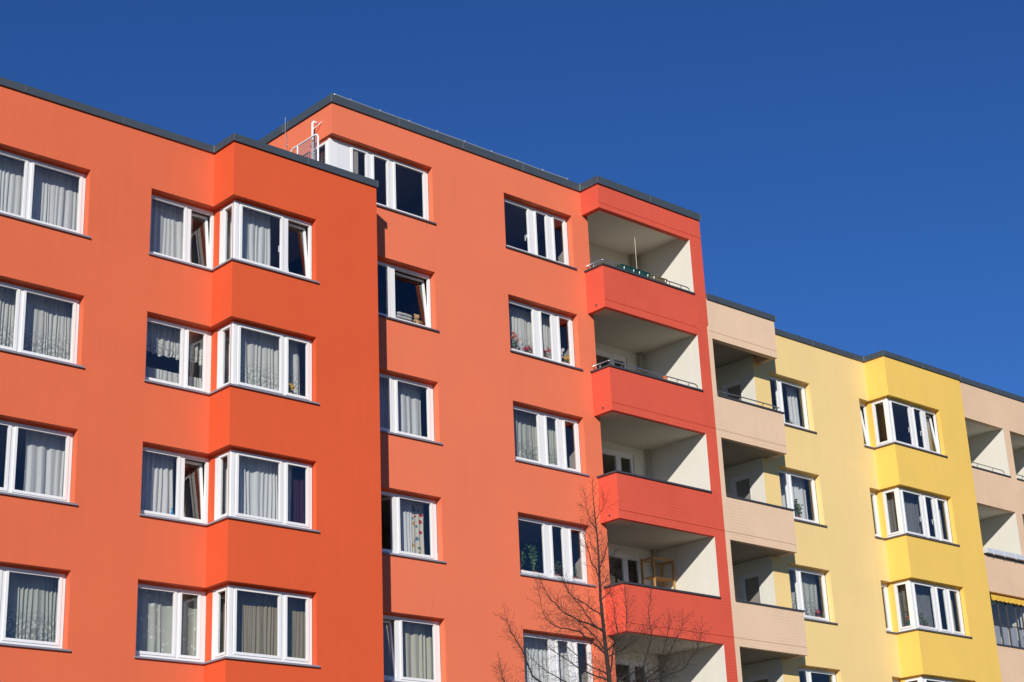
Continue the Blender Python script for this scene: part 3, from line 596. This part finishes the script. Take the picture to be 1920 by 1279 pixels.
for a, b in zip(xs, xs[1:]): pane(FRONT(0, YF + 0.05), a + .02, b - .02, zc + 0.02, PB(3) - 0.12, 0.0, gz_)
bm = NB()
for i, (a, b) in enumerate(zip(xs, xs[1:])): box(bm, a + 0.03, b - 0.03, YF + 0.12, YF + 0.13, zc, zc + 0.60 + (0.05 if i == 3 else 0))
obj('privacy_panel', bm, M['grey_p'], gz_)
interior(B3, [(XW + 0.10, X7 - .06, 0.03, (1, 2, 3, 4)), (X7 + 0.07, X8 - .02, YG + 0.03, (1, 2, 3, 4)), (X8 + .01, XE, 1.46, (1, 2, 3, 4))], [(XW + 0.16, 0.2), (21.8, 0.2), (X8 - 0.07, YG + 0.03)], (1, 2, 3, 4))
DM = {4: 'tilt', 3: 'fixed', 2: 'fixed', 1: 'fixed'}
for k in (4, 3, 2, 1):
    flat_window(B3, CW[0], CW[1], k, [(18.80, 19.215, 'fixed'), (19.44, 20.42, 'fixed')], sill='dsill')
    corner_window(B3, DW[0], X7, DW[1], YG, k, [(23.0, 23.345 if k < 4 else 23.39, DM[k])], [(0.115, 0.445, 'fixed')],
                  [(23.72, 24.61, 'fixed'), (24.86, 25.24, 'fixed'), (25.49, 25.91 if k < 4 else 25.93, DM[k])], sill='dsill', rs=0.10, hand=(24.62, 25.24) if k >= 3 else ())

# ============================================================ curtains and things in the windows
ORD = {4: 'top', 3: 'second', 2: 'third', 1: 'lowest'}
CY = 0.50
def cz(k): return SILL(k) + 0.10, HEAD(k) - 0.02
G = 'curtains behind the windows'
def cur(x0, x1, k, mat, label, y=CY, z=None, **kw):
    a, b = z or cz(k)
    return curtain('curtain', [(x0, y), (x1, y)], a, b, M[mat], label, group=G, seed=k, **kw)
cur(-5.4, -2.78, 4, 'sheer', 'white pleated net curtain in the top window of the leftmost column')
cur(-5.4, -2.80, 3, 'lace', 'cream lace curtain in the second window of the leftmost column', wl=0.085)
cur(-3.80, -2.76, 2, 'sheer', 'white curtain drawn to the right half of the leftmost column\'s third window', wl=0.12, amp=0.03)
cur(-5.4, -2.84, 1, 'green_l', 'greenish patterned lace curtain in the lowest window of the leftmost column', wl=0.09)
cur(-1.45, -0.22, 4, 'sheer', 'white pleated curtain left of the orange bay, in the top window beside the tilted sash')
cur(-1.45, 0.10, 3, 'lace', 'short white ruffled lace valance hanging in the second window left of the orange bay', z=(SILL(3) + 0.80, HEAD(3) - 0.03), scallop=0.05, amp=0.026, wl=0.09)
cur(-1.45, 0.10, 3, 'lace', 'low white lace cafe curtain in the second window left of the orange bay', z=(SILL(3) + 0.06, SILL(3) + 0.50), amp=0.02, wl=0.07)
cur(-1.45, -0.50, 2, 'sheer', 'white straight curtain left of the orange bay, in the third window with an open sash', wl=0.13, amp=0.03)
cur(-1.45, 0.20, 1, 'dots', 'pale panel curtain with dots in the lowest window left of the orange bay', wl=0.2, amp=0.018)
BY = YB + 0.16 + 0.30
curtain('curtain', [(0.42, 0.40), (0.42, BY), (1.26, BY)], *cz(4), M['sheer'], 'white curtain drawn half across the orange bay\'s top window', group=G, seed=4, wl=0.09)
curtain('curtain', [(0.42, 0.45), (0.42, BY), (2.05, BY)], *cz(3), M['lace'], 'white curtain with a lace hem across the orange bay\'s second window', group=G, seed=3, wl=0.11, amp=0.028)
curtain('curtain', [(0.42, 0.45), (0.42, BY), (1.86, BY)], *cz(2), M['sheer'], 'white curtain with broad folds in the orange bay\'s third window', group=G, seed=2, wl=0.13, amp=0.035)
cur(1.90, 2.28, 2, 'purple', 'dark aubergine curtain at the right end of the orange bay\'s third window', y=BY)
curtain('curtain', [(0.42, 0.45), (0.42, BY), (2.36, BY)], *cz(1), M['beige_c'], 'beige crinkled string curtain across the orange bay\'s lowest window', group=G, seed=1, wl=0.055, amp=0.02)
cur(4.05, 5.2, 3, 'sheer', 'bluish white curtain half hidden behind the bay edge, third row of the tall block', amp=0.03, wl=0.16)
cur(5.36, 6.12, 3, 'sheer', 'smooth white curtain in the right half of the window below the folded blankets', amp=0.03, wl=0.22)
cur(5.38, 5.74, 2, 'sheer', 'white curtain beside the floral one in the window with a wide open sash', wl=0.12)
cur(5.75, 6.13, 2, 'floral', 'colourful floral print curtain in the window with a wide open sash', wl=0.10)
cur(4.05, 6.28, 1, 'cream_c', 'cream curtain in the lowest window right of the orange bay edge', wl=0.13, amp=0.03)
cur(8.78, 10.60, 4, 'lace', 'white lace curtain behind flowers in the salmon wall\'s second three-pane window', wl=0.09, z=(SILL(4) + .08, HEAD(4) - 0.05), amp=0.03)
cur(8.78, 10.62, 3, 'green_l', 'pale embroidered net curtain in the salmon wall\'s third three-pane window', wl=0.09)
cur(8.78, 10.62, 1, 'sheer', 'grey white pleated curtain in the lowest three-pane window behind the tree', wl=0.10, amp=0.03)
cur(20.08, 20.50, 4, 'sheer', 'white curtain at the right of the top two-pane window in the yellow wall', wl=0.10)
cur(18.85, 20.48, 3, 'sheer', 'bluish white curtain behind a plant in the yellow wall\'s second window', wl=0.15, amp=0.03)
cur(18.85, 20.52, 2, 'green_l', 'patterned lace curtain in the yellow wall\'s third window', wl=0.12)
GY = YG + 0.16 + 0.30
curtain('curtain', [(X7 + 0.36, 0.42), (X7 + 0.36, GY), (25.2, GY)], *cz(3), M['grey_c'], 'thin grey net curtain in the golden bay\'s second window', group=G, seed=3, wl=0.12)
cur(25.72, 26.05, 3, 'cream_c', 'cream curtain strip at the right end of the golden bay\'s second window', y=GY)
curtain('curtain', [(X7 + 0.36, 0.42), (X7 + 0.36, GY), (25.25, GY)], *cz(2), M['grey_c'], 'thin net curtain behind plants in the golden bay\'s third window', group=G, seed=2, wl=0.12)
cur(25.75, 26.05, 2, 'beige_c', 'beige curtain strip at the right end of the golden bay\'s third window', y=GY)
cur(25.75, 26.05, 4, 'beige_c', 'beige curtain strip behind the tilted sash of the golden bay\'s top window', y=GY)

def lathe(bm, c, prof, n=12):
    rings = [[bm.verts.new((c[0] + r * math.cos(2 * math.pi * i / n), c[1] + r * math.sin(2 * math.pi * i / n), c[2] + z)) for i in range(n)] for r, z in prof]
    for a, b in zip(rings, rings[1:]):
        for i in range(n): bm.faces.new((a[i], a[(i + 1) % n], b[(i + 1) % n], b[i]))
    bm.faces.new(rings[0]); bm.faces.new(rings[-1])
def plant(x, y, z, h, spread, label, petals=None, leafmat='leaf', seed=1, n=70, leaf=0.06):
    rnd = random.Random(seed); e = empty('potted_plant', (x, y, z), label, 'potted plant', 'plants on the window sills')
    bm = NB(); lathe(bm, (x, y, z), [(0.055, 0), (0.075, 0.10), (0.082, 0.10), (0.082, 0.125), (0.07, 0.125)]); obj('pot', bm, M['terracotta'], e, True)
    bm = NB(); tips = []
    for s in range(5):
        a = rnd.uniform(0, 6.28); tip = Vector((x + math.cos(a) * spread * rnd.uniform(.2, .8), y + math.sin(a) * min(spread, 0.10) * .7, z + h * rnd.uniform(0.65, 1.0)))
        tips.append(tip); tube(bm, [(x, y, z + 0.1), ((x + tip.x) / 2, (y + tip.y) / 2, z + 0.1 + (tip.z - z) * 0.45), tip], 0.005, 4)
    for i in range(n):
        t = rnd.choice(tips); f = rnd.uniform(0.35, 1.05); c = Vector((x, y, z + 0.1)).lerp(t, f) + Vector((rnd.gauss(0, spread * .22), rnd.gauss(0, 0.025), rnd.gauss(0, h * .07)))
        d = Vector((rnd.gauss(0, 1), rnd.gauss(0, .5), rnd.gauss(-.2, .6))).normalized(); u = d.cross(Vector((rnd.random(), rnd.random(), 1))).normalized() * leaf * 0.32; d *= leaf
        quad(bm, c, c + d * 0.5 + u, c + d, c + d * 0.5 - u)
    obj('foliage', bm, M[leafmat], e)
    if petals:
        bm = NB()
        for t in tips[:4]:
            for i in range(9):
                c = t + Vector((rnd.gauss(0, .03), rnd.gauss(0, .015) - 0.01, rnd.gauss(0.02, .03)))
                for q in range(4):
                    d = Vector((math.cos(q * 1.57 + i), -0.4, math.sin(q * 1.57 + i))) * 0.024; u = Vector((-d.z, 0, d.x)) * .6
                    quad(bm, c, c + d * .6 + u, c + d * 1.1, c + d * .6 - u)
        obj('blossom', bm, M[petals], e)
    return e
PY = REV + 0.14
def sz(k): return SILL(k) + 0.09
plant(9.0, PY, sz(4), 0.55, 0.18, 'orange flowering plant at the left of the window with lace and three blooms', 'petal_o', seed=2, n=30)
plant(9.48, PY, sz(4), 0.30, 0.16, 'dark red flowering plant beside the mullion in the salmon wall window', 'petal_r', seed=3, n=40)
plant(10.10, PY, sz(4), 0.34, 0.12, 'red flowering plant in the middle pane of the salmon wall window', 'petal_r', seed=4, n=30)
plant(10.62, PY, sz(4), 0.42, 0.10, 'white flowering plant in the narrow right pane of the salmon wall window', 'petal_w', seed=5, n=40)
plant(10.85, PY, sz(4), 0.28, 0.09, 'small yellow flowering plant at the right end of the salmon wall window', 'petal_y', seed=6, n=30)
plant(8.98, PY + .05, sz(2), 0.78, 0.24, 'tall leafy green plant at the left of the window level with the wooden shelf', seed=7, n=150, leaf=0.08)
plant(9.40, PY + .05, sz(2), 0.85, 0.22, 'tall leafy green plant touching the first mullion, level with the wooden shelf', seed=8, n=150, leaf=0.08)
plant(10.08, PY, sz(2), 0.50, 0.15, 'medium green plant in the middle pane, level with the wooden shelf', seed=9, n=80, leaf=0.07)
plant(10.70, PY, sz(2), 0.36, 0.15, 'low green plant in the right pane, level with the wooden shelf', seed=10, n=70, leaf=0.06)
plant(19.75, PY, sz(3), 0.60, 0.18, 'spiky pale plant standing in the yellow wall\'s second window', leafmat='leaf2', seed=11, n=110, leaf=0.12)
plant(20.22, PY, sz(2), 0.26, 0.12, 'red flowering plant at the right of the yellow wall\'s third window', 'petal_r', seed=12, n=40)
plant(19.80, PY, sz(4), 0.24, 0.14, 'low green plant in the yellow wall\'s top window', seed=13, n=50)
plant(1.68, BY - 0.15, sz(3), 0.30, 0.10, 'yellow flowers in the right pane of the orange bay\'s second window', 'petal_y', seed=14, n=40)
plant(24.0, GY - 0.13, sz(2), 0.55, 0.20, 'pale bushy plant in the widest pane of the golden bay\'s third window', leafmat='leaf2', seed=15, n=130, leaf=0.06)
plant(24.38, GY - 0.13, sz(2), 0.42, 0.16, 'smaller pale plant near the mullion of the golden bay\'s third window', leafmat='leaf2', seed=16, n=90, leaf=0.06)
plant(X7 + 0.30, -0.30, sz(2) + .25, 0.60, 0.08, 'trailing plant in the narrow side pane of the golden bay above a turquoise tub', leafmat='leaf2', seed=17, n=80, leaf=0.06)
bm = NB(); lathe(bm, (X7 + 0.34, -0.34, sz(2)), [(0.10, 0), (0.135, 0.24), (0.145, 0.24), (0.145, 0.26), (0.12, 0.26)], 20); tag(obj('plastic_tub', bm, M['teal'], None, True), 'turquoise plastic tub in the narrow side pane of the golden bay', 'tub')
bm = NB(); lathe(bm, (-0.62, PY, sz(2)), [(0.045, 0), (0.06, 0.05), (0.045, 0.11), (0.018, 0.15), (0.02, 0.22), (0.028, 0.24)], 14); tag(obj('glass_vase', bm, M['blue'], None, True), 'small blue glass vase on the sill left of the orange bay', 'vase')
# folded blankets and a soft toy
def soft(bm, x, y, z, w, d, h, rnd):
    n = 14; rings = []
    for i in range(n + 1):
        s = i / n; pts = []
        for a in range(12):
            t = a * 2 * math.pi / 12; ex = math.copysign(abs(math.cos(t)) ** .6, math.cos(t)); ez = math.copysign(abs(math.sin(t)) ** .6, math.sin(t)); k = min(1, 3 * min(s, 1 - s) + .55)
            pts.append(bm.verts.new((x - w / 2 + w * s, y + ex * d / 2 * k, z + h / 2 + ez * h / 2 * k + rnd.uniform(-.006, .006))))
        rings.append(pts)
    for a, b in zip(rings, rings[1:]):
        for i in range(12): bm.faces.new((a[i], a[(i + 1) % 12], b[(i + 1) % 12], b[i]))
    bm.faces.new(rings[0]); bm.faces.new(rings[-1])
rnd = random.Random(3)
for i, (w, lb) in enumerate(((0.62, 'lowest folded checked blanket on the sill of the tilted window in the tall block'), (0.56, 'middle folded blanket of the pile in the tilted window of the tall block'), (0.50, 'topmost folded blanket of the pile in the tilted window of the tall block'))):
    bm = NB(); soft(bm, 5.52 + 0.02 * i, PY + 0.10, sz(4) + 0.06 + i * 0.085, w, 0.2, 0.082, rnd); tag(obj('folded_blanket', bm, M['blanket'], None, True), lb, 'blanket', 'folded blankets on the sill')
ted = empty('soft_toy', (5.97, PY + 0.09, sz(4) + .06), 'tan soft toy leaning beside the folded blankets behind the tilted sash', 'soft toy')
bm = NB()
def ball(bm, c, r, sx=1, sy=1, sz_=1):
    m = Matrix.Translation(c) @ Matrix.Diagonal((r * sx, r * sy, r * sz_, 1)); bmesh.ops.create_icosphere(bm, subdivisions=2, radius=1, matrix=m)
T_ = Vector((5.97, PY + 0.09, sz(4) + .06)); ball(bm, T_ + Vector((0, 0, .10)), .09, 1, .85, 1.15); obj('body', bm, M['plush'], ted, True)
bm = NB(); ball(bm, T_ + Vector((0, -.01, .25)), .075); ball(bm, T_ + Vector((-.055, 0, .31)), .028); ball(bm, T_ + Vector((.055, 0, .31)), .028); ball(bm, T_ + Vector((0, -.07, .235)), .03); obj('head', bm, M['plush'], ted, True)
for sx in (-1, 1):
    bm = NB(); tube(bm, [T_ + Vector((sx * .07, -.02, .16)), T_ + Vector((sx * .12, -.06, .10))], [.032, .026], 8); obj('arm', bm, M['plush'], ted, True)
# balcony things
def flower_box(x0, x1, y0, y1, z, h, mat, label):
    bm = NB(); t = 0.012
    def fn(p):
        f = (p.z - z) / h; c = Vector(((x0 + x1) / 2, (y0 + y1) / 2, 0)); return Vector((c.x + (p.x - c.x) * (0.93 + 0.07 * f), c.y + (p.y - c.y) * (0.86 + 0.14 * f), p.z))
    box(bm, x0, x1, y0, y0 + t, z, z + h, fn); box(bm, x0, x1, y1 - t, y1, z, z + h, fn); box(bm, x0, x0 + t, y0 + t, y1 - t, z, z + h, fn); box(bm, x1 - t, x1, y0 + t, y1 - t, z, z + h, fn); box(bm, x0 + t, x1 - t, y0 + t, y1 - t, z + .002, z + h * 0.8, fn)
    box(bm, x0 - .006, x1 + .006, y0 - 0.012, y0 + .002, z + h - 0.02, z + h + 0.006)
    return tag(obj('flower_box', bm, M[mat]), label, 'flower box', 'flower boxes on the top red balcony')
zc5 = PT(5) + 0.045
flower_box(12.06, 12.62, YL - 0.02, YL + 0.15, zc5, 0.14, 'green_box', 'dark green flower box on the top red balcony, left one of the green pair')
flower_box(12.64, 13.16, YL - 0.02, YL + 0.15, zc5, 0.14, 'green_box', 'dark green flower box on the top red balcony, right one of the green pair')
flower_box(13.20, 13.84, YL - 0.02, YL + 0.15, zc5, 0.125, 'brown_box', 'brown flower box at the right of the green ones on the top red balcony')
top_balcony = next(o for o in B2.children if o.name == 'balcony')
for x in (12.16, 12.52, 12.74, 13.06, 13.30, 13.74):
    bm = NB(); tube(bm, [(x, YL + 0.03, zc5 + 0.012), (x, YL - 0.038, zc5 + 0.012), (x, YL - 0.044, zc5 + 0.08)], 0.009, 6); obj('box_clip', bm, M['galv'], top_balcony)
bm = NB(); tube(bm, [(13.14, -0.25, PB(5) + 0.2), (13.14, -0.25, 20.3)], 0.008, 8); tube(bm, [(13.14, -0.25, PB(5) + 0.2), (13.14, -0.25, PB(5) + 0.27)], [0.16, 0.12], 14); tag(obj('parasol_pole', bm, M['pipe'], None, True), 'thin pale pole standing upright on the top red balcony', 'pole')
bm = NB(); lathe(bm, (13.55, YL + 0.07, PT(4) + 0.046), [(0.05, 0), (0.07, 0.09), (0.075, 0.12), (0.06, 0.12)]); tag(obj('flower_pot', bm, M['terracotta'], None, True), 'small terracotta pot on the second red balcony\'s parapet', 'flower pot')
# wooden shelf on the lowest fully visible balcony
sh = empty('wooden_shelf', (14.45, 0.95, PB(2) + .2), 'honey coloured wooden shelf unit in the corner of a red balcony', 'shelf')
bm = NB(); zf = PB(2) + 0.2
for x in (14.08, 14.83):
    for y in (0.78, 1.20): box(bm, x - 0.022, x + 0.022, y - 0.022, y + 0.022, zf, zf + 2.26)
for z in (zf + 2.20,):
    for y in (0.78, 1.20): box(bm, 14.102, 14.808, y - 0.016, y + 0.016, z, z + 0.04)
    for x in (14.08, 14.83): box(bm, x - 0.016, x + 0.016, 0.802, 1.178, z, z + 0.04)
obj('post_frame', bm, M['wood'], sh)
for z in (0.25, 0.95, 1.72):
    bm = NB()
    for i in range(6): box(bm, 14.06, 14.85, 0.805 + i * 0.062, 0.805 + i * 0.062 + 0.05, zf + z, zf + z + 0.022)
    obj('shelf_board', bm, M['wood'], sh)
bm = NB(); lathe(bm, (14.60, YL + 0.30, zf + 0.86), [(0.05, 0), (0.07, 0.12), (0.04, 0.2), (0.05, 0.24)]); box(bm, 14.50, 14.70, YL + 0.18, YL + 0.42, zf + 0.82, zf + 0.86)
for dx in (-.08, .08):
    for dy in (.2, .4): box(bm, 14.60 + dx - .015, 14.60 + dx + .015, YL + dy - .015, YL + dy + .015, zf, zf + 0.82)
tag(obj('plant_stand', bm, M['wood'], None), 'small wooden stand with a turned vase in front of the wooden shelf', 'stand')

# ============================================================ bare young tree in front of the red balconies
TB = Vector((-18.208, -28.942, 0)); HF = Vector((0.681, 0.732, 0)); HR = Vector((0.732, -0.681, 0))
def tpt(a, z, dep=0.0): return TB + HF * (27 + dep) + HR * a + Vector((0, 0, z))
tree = empty('bare_tree', tpt(1.32, 0), 'young leafless tree with thin dark twigs in front of the red balconies', 'tree')
stem = [(1.19, 9.30), (1.19, 8.94), (1.20, 8.58), (1.22, 8.23), (1.22, 7.87), (1.21, 7.44), (1.21, 7.18), (1.22, 6.92), (1.24, 6.45), (1.27, 5.91), (1.31, 5.0), (1.33, 3.6), (1.33, 1.8), (1.32, 0.3), (1.32, 0.0)]
rad = [0.002, 0.006, 0.010, 0.013, 0.016, 0.020, 0.024, 0.027, 0.031, 0.036, 0.045, 0.058, 0.072, 0.085, 0.115]
bm = NB(); rnd = random.Random(21)
sp = [tpt(a, z, 0.05 * math.sin(z * 1.7)) for a, z in stem]; tube(bm, sp, rad, 9); obj('trunk', bm, M['bark'], tree, True)
def stem_at(z):
    for i in range(len(stem) - 1):
        if stem[i + 1][1] <= z <= stem[i][1]:
            f = (z - stem[i + 1][1]) / (stem[i][1] - stem[i + 1][1]); return sp[i + 1].lerp(sp[i], f), rad[i + 1] + (rad[i] - rad[i + 1]) * f
    return sp[0], rad[0]
G_ = [[(1.21, 7.4), (1.31, 7.52), (1.39, 7.7), (1.43, 7.83)], [(1.21, 7.53), (1.08, 7.87), (1.0, 8.16), (0.96, 8.35)], [(1.2, 6.96), (0.98, 7.13), (0.74, 7.29), (0.64, 7.5), (0.59, 7.61)],
 [(1.21, 6.66), (1.07, 6.82), (0.88, 7.08), (0.69, 7.29), (0.6, 7.5)], [(1.21, 6.71), (0.87, 6.88), (0.6, 7.02), (0.43, 7.23), (0.31, 7.41), (0.27, 7.54)], [(1.23, 6.36), (1.08, 6.62), (0.86, 6.8), (0.67, 6.99), (0.53, 7.15)],
 [(1.24, 6.33), (1.0, 6.54), (0.82, 6.68), (0.46, 6.75), (0.29, 6.9), (0.21, 7.34)], [(1.31, 5.91), (1.35, 6.35), (1.44, 6.7), (1.41, 7.11), (1.38, 7.39)], [(1.35, 6.28), (1.57, 6.42), (1.81, 6.58), (1.96, 6.7)],
 [(1.37, 6.38), (1.59, 6.69), (1.63, 7.1), (1.63, 7.41)], [(1.41, 5.91), (1.82, 6.13), (1.97, 6.58), (1.99, 7.08), (2.03, 7.28)], [(0.07, 5.97), (-0.06, 6.34), (-0.18, 6.57), (-0.31, 6.83)], [(-0.39, 5.99), (-0.46, 6.38)],
 [(1.24, 5.91), (0.83, 6.13), (0.44, 6.44), (0.2, 6.66)], [(1.81, 5.89), (2.12, 6.12), (2.27, 6.36), (2.44, 6.66), (2.49, 6.86)], [(1.91, 5.86), (2.41, 5.98), (2.61, 6.25), (2.71, 6.54)], [(1.66, 5.87), (2.05, 6.07), (2.17, 6.44), (2.22, 6.72)],
 [(1.23, 7.73), (1.34, 7.94), (1.39, 8.14), (1.42, 8.27)], [(1.21, 8.33), (1.12, 8.55), (1.08, 8.82), (1.07, 9.06)], [(1.23, 8.54), (1.33, 8.73), (1.39, 8.86)], [(1.21, 7.95), (1.13, 8.1), (1.09, 8.3)], [(1.22, 7.2), (1.36, 7.32), (1.46, 7.52)],
 [(1.24, 5.6), (0.7, 5.85), (0.3, 6.05), (0.0, 6.35)], [(1.28, 5.5), (1.9, 5.85), (2.3, 6.05)], [(1.24, 6.0), (0.95, 6.2), (0.62, 6.5), (0.4, 6.62)]]
bl = NB(); tw = NB()
def twig(p, d, L, r, lvl):
    n = 5; pts = [p.copy()]; q = p.copy(); dd = d.normalized()
    for i in range(n):
        dd = (dd + Vector((rnd.gauss(0, .13), rnd.gauss(0, .13), rnd.gauss(0.05, .12)))).normalized(); q = q + dd * L / n; pts.append(q.copy())
    tube(tw, pts, [max(0.0012, r * (1 - i / (n + 0.6))) for i in range(n + 1)], 4 if lvl else 5, cap=False)
    if lvl < 2:
        step = 0.055 if lvl == 0 else 0.042; c = int(L / step); sgn = rnd.choice((-1, 1))
        for i in range(c):
            f = (i + 0.8) / (c + 0.6) ; k = min(int(f * n), n - 1); b = pts[k].lerp(pts[k + 1], f * n - k); t = (pts[k + 1] - pts[k]).normalized(); sgn = -sgn
            side = (t.cross(HF) * sgn + Vector((rnd.gauss(0, .5), rnd.gauss(0, .5), rnd.gauss(0, .3)))).normalized()
            l2 = L * rnd.uniform(0.22, 0.5) * (1 - 0.55 * f) if lvl == 0 else rnd.uniform(0.02, 0.06)
            if l2 > 0.015: twig(b, t * 0.75 + side * 0.7, l2, max(r * 0.55, 0.0016), lvl + 1)
for br in G_:
    k = rnd.uniform(-0.55, 0.55); L = 0; pts = []; p0 = br[0]
    near = abs(p0[0] - stem_at(p0[1])[0].x) < 1e9 and abs(p0[0] - 1.25) < 0.13
    lst = list(br)
    if not near: z = p0[1] - abs(p0[0] - 1.29) * 0.75; lst = [(1.30, z), ((1.30 + p0[0]) / 2, (z + p0[1]) / 2 - 0.04)] + lst
    for i, (a, z) in enumerate(lst):
        if i: L += math.hypot(a - lst[i - 1][0], z - lst[i - 1][1])
        pts.append(tpt(a, z, k * L) + Vector((rnd.gauss(0, .008), rnd.gauss(0, .008), 0)))
    pts[0], rs = stem_at(lst[0][1])
    fine = []
    for i in range(len(pts) - 1):
        for j in range(4): fine.append(pts[i].lerp(pts[i + 1], j / 4) + Vector((rnd.gauss(0, .006), rnd.gauss(0, .006), rnd.gauss(0, .006))))
    fine.append(pts[-1]); r0 = min(rs * 0.6, 0.005 + 0.007 * L)
    tube(bl, fine, [max(0.0022, r0 * (1 - 0.85 * i / (len(fine) - 1))) for i in range(len(fine))], 6, cap=False)
    c = int(L / 0.034); sgn = 1
    for i in range(2, c):
        f = i / c; kf = f * (len(fine) - 1); ki = min(int(kf), len(fine) - 2); b = fine[ki].lerp(fine[ki + 1], kf - ki); t = (fine[ki + 1] - fine[ki]).normalized(); sgn = -sgn
        side = (t.cross(HF) * sgn + Vector((rnd.gauss(0, .45), rnd.gauss(0, .45), rnd.gauss(0.1, .25)))).normalized()
        twig(b, t * 0.8 + side * 0.7, rnd.uniform(0.12, 0.46) * (1.05 - 0.5 * f), 0.0032, 0)
    twig(fine[-1], fine[-1] - fine[-3], rnd.uniform(0.15, 0.3), 0.004, 0)
for i in range(80):
    z = 5.6 + 3.6 * i / 80; p, r = stem_at(z); s = 1 if i % 2 else -1
    twig(p, HR * s * 0.6 + Vector((0, 0, 0.9)) + HF * rnd.gauss(0, .4), rnd.uniform(0.2, 0.5) * (1.15 - i / 105), 0.0036, 0)
obj('branches', bl, M['bark'], tree, True); obj('twigs', tw, M['bark'], tree)
